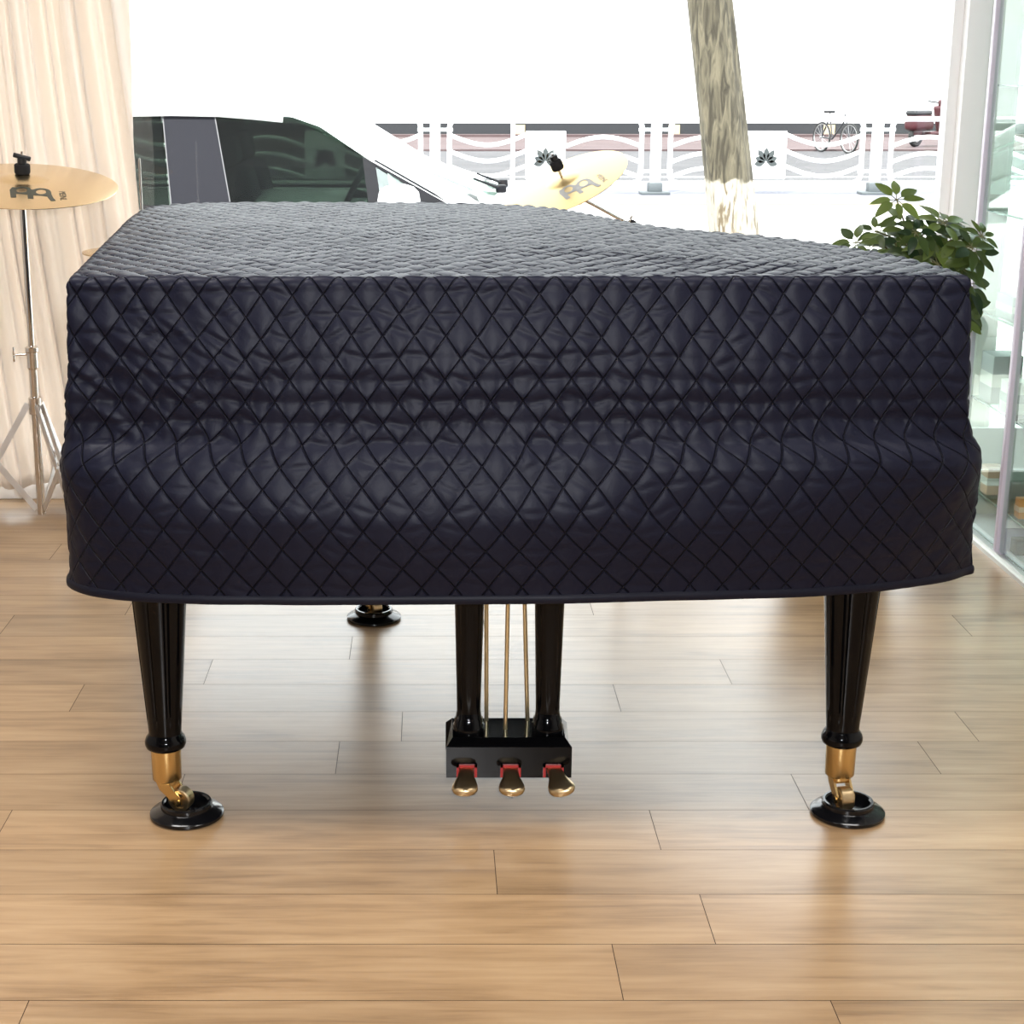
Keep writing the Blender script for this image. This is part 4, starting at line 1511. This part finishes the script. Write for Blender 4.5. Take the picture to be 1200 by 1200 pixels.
# ------------------------------------------------------------------ street fence
def fence():
    FY = 24.0
    t = thing('street_fence', (3.2, FY, GZ - .03), 'white ornamental street fence with wavy rails and square emblem plates', 'fence')
    gz = GZ - .03
    pitch = 3.14
    posts = [3.20 + pitch * k for k in range(-4, 4)]
    zt = .72

    def wob(typ, u):
        # one bay half: arch or dip
        return .20 * math.sin(PI * u * .5) if typ == 'up' else -.20 * math.sin(PI * u)

    for i, x in enumerate(posts):
        pg = G()
        pg.b2(x - .072, x + .072, FY - .05, FY + .05, gz + .16, zt + .10, bev=.008)
        pg.b2(x - .085, x + .085, FY - .06, FY + .06, zt + .10, zt + .13, bev=.01)
        for z in (gz + .30, zt - .17):
            pg.b2(x - .25, x + .25, FY - .015, FY + .015, z, z + .045)
        po = mesh('post', pg, 'fence_white', t)
        bg_ = G()
        bg_.b2(x - .10, x + .10, FY - .09, FY + .09, gz + .03, gz + .17, bev=.02)
        bg_.b2(x - .21, x + .21, FY - .14, FY + .14, gz, gz + .04, bev=.01)
        mesh('post_base', bg_, 'fence_base', po)
    kinds = {-1: ('dip', 'arch')}
    pat = [('dip', 'arch'), ('arch', 'dip'), ('arch', 'dip'), ('dip', 'arch'), ('arch', 'dip'), ('arch', 'dip'), ('arch', 'dip')]
    for i in range(len(posts) - 1):
        xa, xb = posts[i] + .205, posts[i + 1] - .205
        zb, zr = gz + .16, zt
        r = .12
        pts = []
        for (cx_, cz_, a0) in [(xb - r, zr - r, 0), (xa + r, zr - r, PI / 2), (xa + r, zb + r, PI), (xb - r, zb + r, 1.5 * PI)]:
            for k in range(6):
                a = a0 + PI / 2 * k / 5
                pts.append((cx_ + r * math.cos(a), FY, cz_ + r * math.sin(a)))
        fr = mesh('panel_frame', G().tube(pts + [pts[0], pts[1]], .035, 8), 'fence_white', t)
        xm = (xa + xb) / 2
        pl = .285
        for h, (ha, hb) in enumerate([(xa, xm - pl), (xm + pl, xb)]):
            typ = pat[i][h]
            for zc in (.36, .135, -.075):
                P = []
                for k in range(25):
                    u = k / 24
                    s = math.sin(PI * u)
                    z = zc + (.13 * s - .02 if typ == 'arch' else -.14 * s + .14)
                    if h == 0 and typ == 'arch' or h == 1 and typ == 'dip':
                        pass
                    P.append((ha + (hb - ha) * u, FY, z))
                mesh('wavy_rail', G().tube(P, .030, 8), 'fence_white', t)
        plate = mesh('emblem_plate', G().b2(xm - pl, xm + pl, FY - .02, FY + .02, -.115, .555, bev=.01), 'fence_white', t)
        pg = G()
        cz_ = .12
        for k in range(7):
            a = math.radians(-10 + 200 * k / 6)
            d = Vector((math.cos(a), 0, math.sin(a)))
            s = Vector((-d.z, 0, d.x))
            c = Vector((xm, FY - .02, cz_))
            L0_, L1_, wd = .012, (.21 if k in (2, 3, 4) else .17), .043
            poly = [c + d * L0_, c + d * (L0_ * .6 + L1_ * .4) + s * wd, c + d * (L0_ * .25 + L1_ * .75) + s * wd * .8, c + d * L1_,
                    c + d * (L0_ * .25 + L1_ * .75) - s * wd * .8, c + d * (L0_ * .6 + L1_ * .4) - s * wd]
            pg.prism(poly, (0, -.004, 0))
        mesh('flower_emblem', pg, 'emblem', plate, smooth=False)


fence()


# ------------------------------------------------------------------ tree
def tree():
    x, y = 2.10, 11.0
    g = G()
    rr = random.Random(5)
    n = 40
    path = []
    for k in range(30):
        z = GZ + 3.6 * k / 29
        path.append((x + .0 - .155 * (z - GZ), y, z))
    vs, fs = [], []
    for k, p in enumerate(path):
        h = p[2] - GZ
        r = (.165 - .012 * h + .06 * math.exp(-h / .18)) * (1 - .75 * sm(3.3, 3.6, h))
        for j in range(n):
            a = 2 * PI * j / n
            r2 = r * (1 + .04 * math.sin(5 * a + h * 1.5) + .025 * math.sin(11 * a + 3 * h) + .02 * rr.random())
            vs.append((p[0] + r2 * math.cos(a), p[1] + r2 * math.sin(a), p[2]))
    for i in range(len(path) - 1):
        for k in range(n):
            fs.append((i * n + k, i * n + (k + 1) % n, (i + 1) * n + (k + 1) % n, (i + 1) * n + k))
    fs.append(tuple((len(path) - 1) * n + k for k in range(n)))
    t = thing('street_tree', (x, y, GZ), 'leaning street tree trunk with brown bark, whitewashed at the bottom', 'tree')
    mesh('trunk', g.add(vs, fs), 'bark', t, ang=180)
    tp = Vector(path[-1])
    for a, e, L in [(.3, 1.0, 1.4), (2.4, .9, 1.6), (4.4, 1.1, 1.3)]:
        d = Vector((math.cos(a) * math.cos(e), math.sin(a) * math.cos(e), math.sin(e)))
        mesh('branch', G().tube([tp - Vector((0, 0, .30)), tp + d * L * .5, tp + d * L + Vector((0, 0, .2))], [.105, .08, .05], 14), 'bark', t)


tree()


# ------------------------------------------------------------------ far side of the street
def bicycle():
    X, Y, gz = 9.06, 36.6, GZ - .06
    t = thing('bicycle', (X, Y, gz), 'dark bicycle parked across the street beyond the white fence', 'bicycle')
    az = math.radians(-68)
    R = Matrix.Rotation(az, 3, 'Z')

    def W(u, v, z):
        p = R @ Vector((u, v, 0))
        return Vector((X + p.x, Y + p.y, gz + z))
    for u in (0, -1.02):
        c = W(u, 0, .33)
        wh = mesh('wheel', G().tube([W(u + .31 * math.cos(a), 0, .33 + .31 * math.sin(a)) for a in np.linspace(0, 2 * PI, 49)], .020, 8), 'tyre', t)
        mesh('rim', G().tube([W(u + .283 * math.cos(a), 0, .33 + .283 * math.sin(a)) for a in np.linspace(0, 2 * PI, 49)], .011, 8), 'bike_metal', wh)
        sp = G()
        for k in range(14):
            a = 2 * PI * k / 14
            sp.tube([c, W(u + .28 * math.cos(a), 0, .33 + .28 * math.sin(a))], .003, 5)
        sp.tube([W(u, -.05, .33), W(u, .05, .33)], .02, 10)
        mesh('spokes', sp, 'bike_metal', wh)
    fg = G()
    for a, b in [((-1.02, .33), (-.62, .30)), ((-.62, .30), (-.75, .80)), ((-.75, .78), (-1.02, .33)), ((-.62, .30), (-.18, .72)), ((-.74, .74), (-.20, .80)), ((-.20, .85), (0, .33))]:
        fg.tube([W(a[0], 0, a[1]), W(b[0], 0, b[1])], .016, 8)
    mesh('frame', fg, 'bike_dark', t)
    mesh('saddle', G().box(W(-.78, 0, .88), (.26, .14, .06), rot=(0, 0, az), bev=.02), 'black_plastic', t)
    mesh('handlebar', G().tube([W(-.30, -.27, .98), W(-.22, -.12, .98), W(-.21, 0, .92), W(-.22, .12, .98), W(-.30, .27, .98)], .013, 8), 'bike_metal', t)
    mesh('seat_post', G().tube([W(-.75, 0, .78), W(-.77, 0, .86)], .014, 8), 'bike_metal', t)


bicycle()


def scooter():
    X, Y, gz = 11.6, 39.5, GZ - .02
    t = thing('scooter', (X, Y, gz), 'dark red motor scooter seen from behind across the street', 'scooter')
    az = math.radians(38)
    R = Matrix.Rotation(az, 3, 'Z')

    def W(u, v, z):
        p = R @ Vector((u, v, 0))
        return Vector((X + p.x, Y + p.y, gz + z))
    for u in (-.45, .75):
        wm = R @ Matrix.Rotation(PI / 2, 3, 'X')
        wh = mesh('wheel', G().lathe([(.13, -.05), (.20, -.06), (.235, -.03), (.24, 0), (.235, .03), (.20, .06), (.13, .05)], 32, W(u, 0, .24), wm), 'tyre', t)
        mesh('rim', G().lathe([(.02, -.055), (.13, -.05), (.135, 0), (.13, .05), (.02, .055)], 24, W(u, 0, .24), wm), 'bike_metal', wh)
    b = G()
    b.box(W(-.35, 0, .55), (.75, .36, .36), rot=(0, 0, az), bev=.10, seg=3)
    b.box(W(.15, 0, .30), (.50, .34, .08), rot=(0, 0, az), bev=.03)
    b.box(W(.55, 0, .62), (.12, .42, .62), rot=(0, math.radians(-18), az), bev=.05, seg=3)
    b.box(W(.72, 0, .50), (.42, .16, .12), rot=(0, 0, az), bev=.05)
    b.box(W(-.45, 0, .34), (.36, .12, .16), rot=(0, 0, az), bev=.03)
    mesh('body', b, 'scooter_red', t)
    mesh('seat', G().box(W(-.38, 0, .77), (.66, .30, .12), rot=(0, 0, az), bev=.05, seg=3), 'black_plastic', t)
    mesh('handlebar', G().tube([W(.40, -.33, 1.02), W(.46, 0, .98), W(.40, .33, 1.02)], .018, 8), 'black_plastic', t)
    mesh('headlamp', G().box(W(.52, 0, .98), (.18, .22, .16), rot=(0, 0, az), bev=.05, seg=3), 'scooter_red', t)


scooter()


def building():
    BY, gz = 46.0, GZ - .02
    t = thing('shop_building', (4, BY, gz), 'pale rendered building with white shutters across the street', 'building')
    mesh('wall', G().b2(-26, 34, BY, BY + 6, gz, 9.5), 'bldg', t, smooth=False)
    mesh('base_strip', G().b2(-26, 34, BY - .08, BY - .001, gz, gz + .34), 'bldg_dark', t, smooth=False)  # low dark band standing in for the dark shopfront windows
    mesh('step', G().b2(-26, 34, BY - .7, BY - .081, gz, gz + .06), 'pave_red', t, smooth=False)
    for k in range(9):
        xa = -14 + k * 4.2
        mesh('shutter', G().b2(xa, xa + 3.3, BY - .05, BY - .001, gz + .345, gz + 2.9), 'shutter', t, smooth=False)
        mesh('pier', G().b2(xa - .55, xa - .25, BY - .12, BY - .081, gz, gz + .30), 'beige', t, smooth=False)


building()

upright = mesh('white_upright', G().cyl((1.13, 23.3, GZ - .03), (1.13, 23.3, 3.2), .03, 12), 'fence_white', base=(1.13, 23.3, GZ - .03))  # thin white upright built for pale vertical lines of unclear origin
tag(upright, 'thin white pole standing in front of the street fence', 'upright')
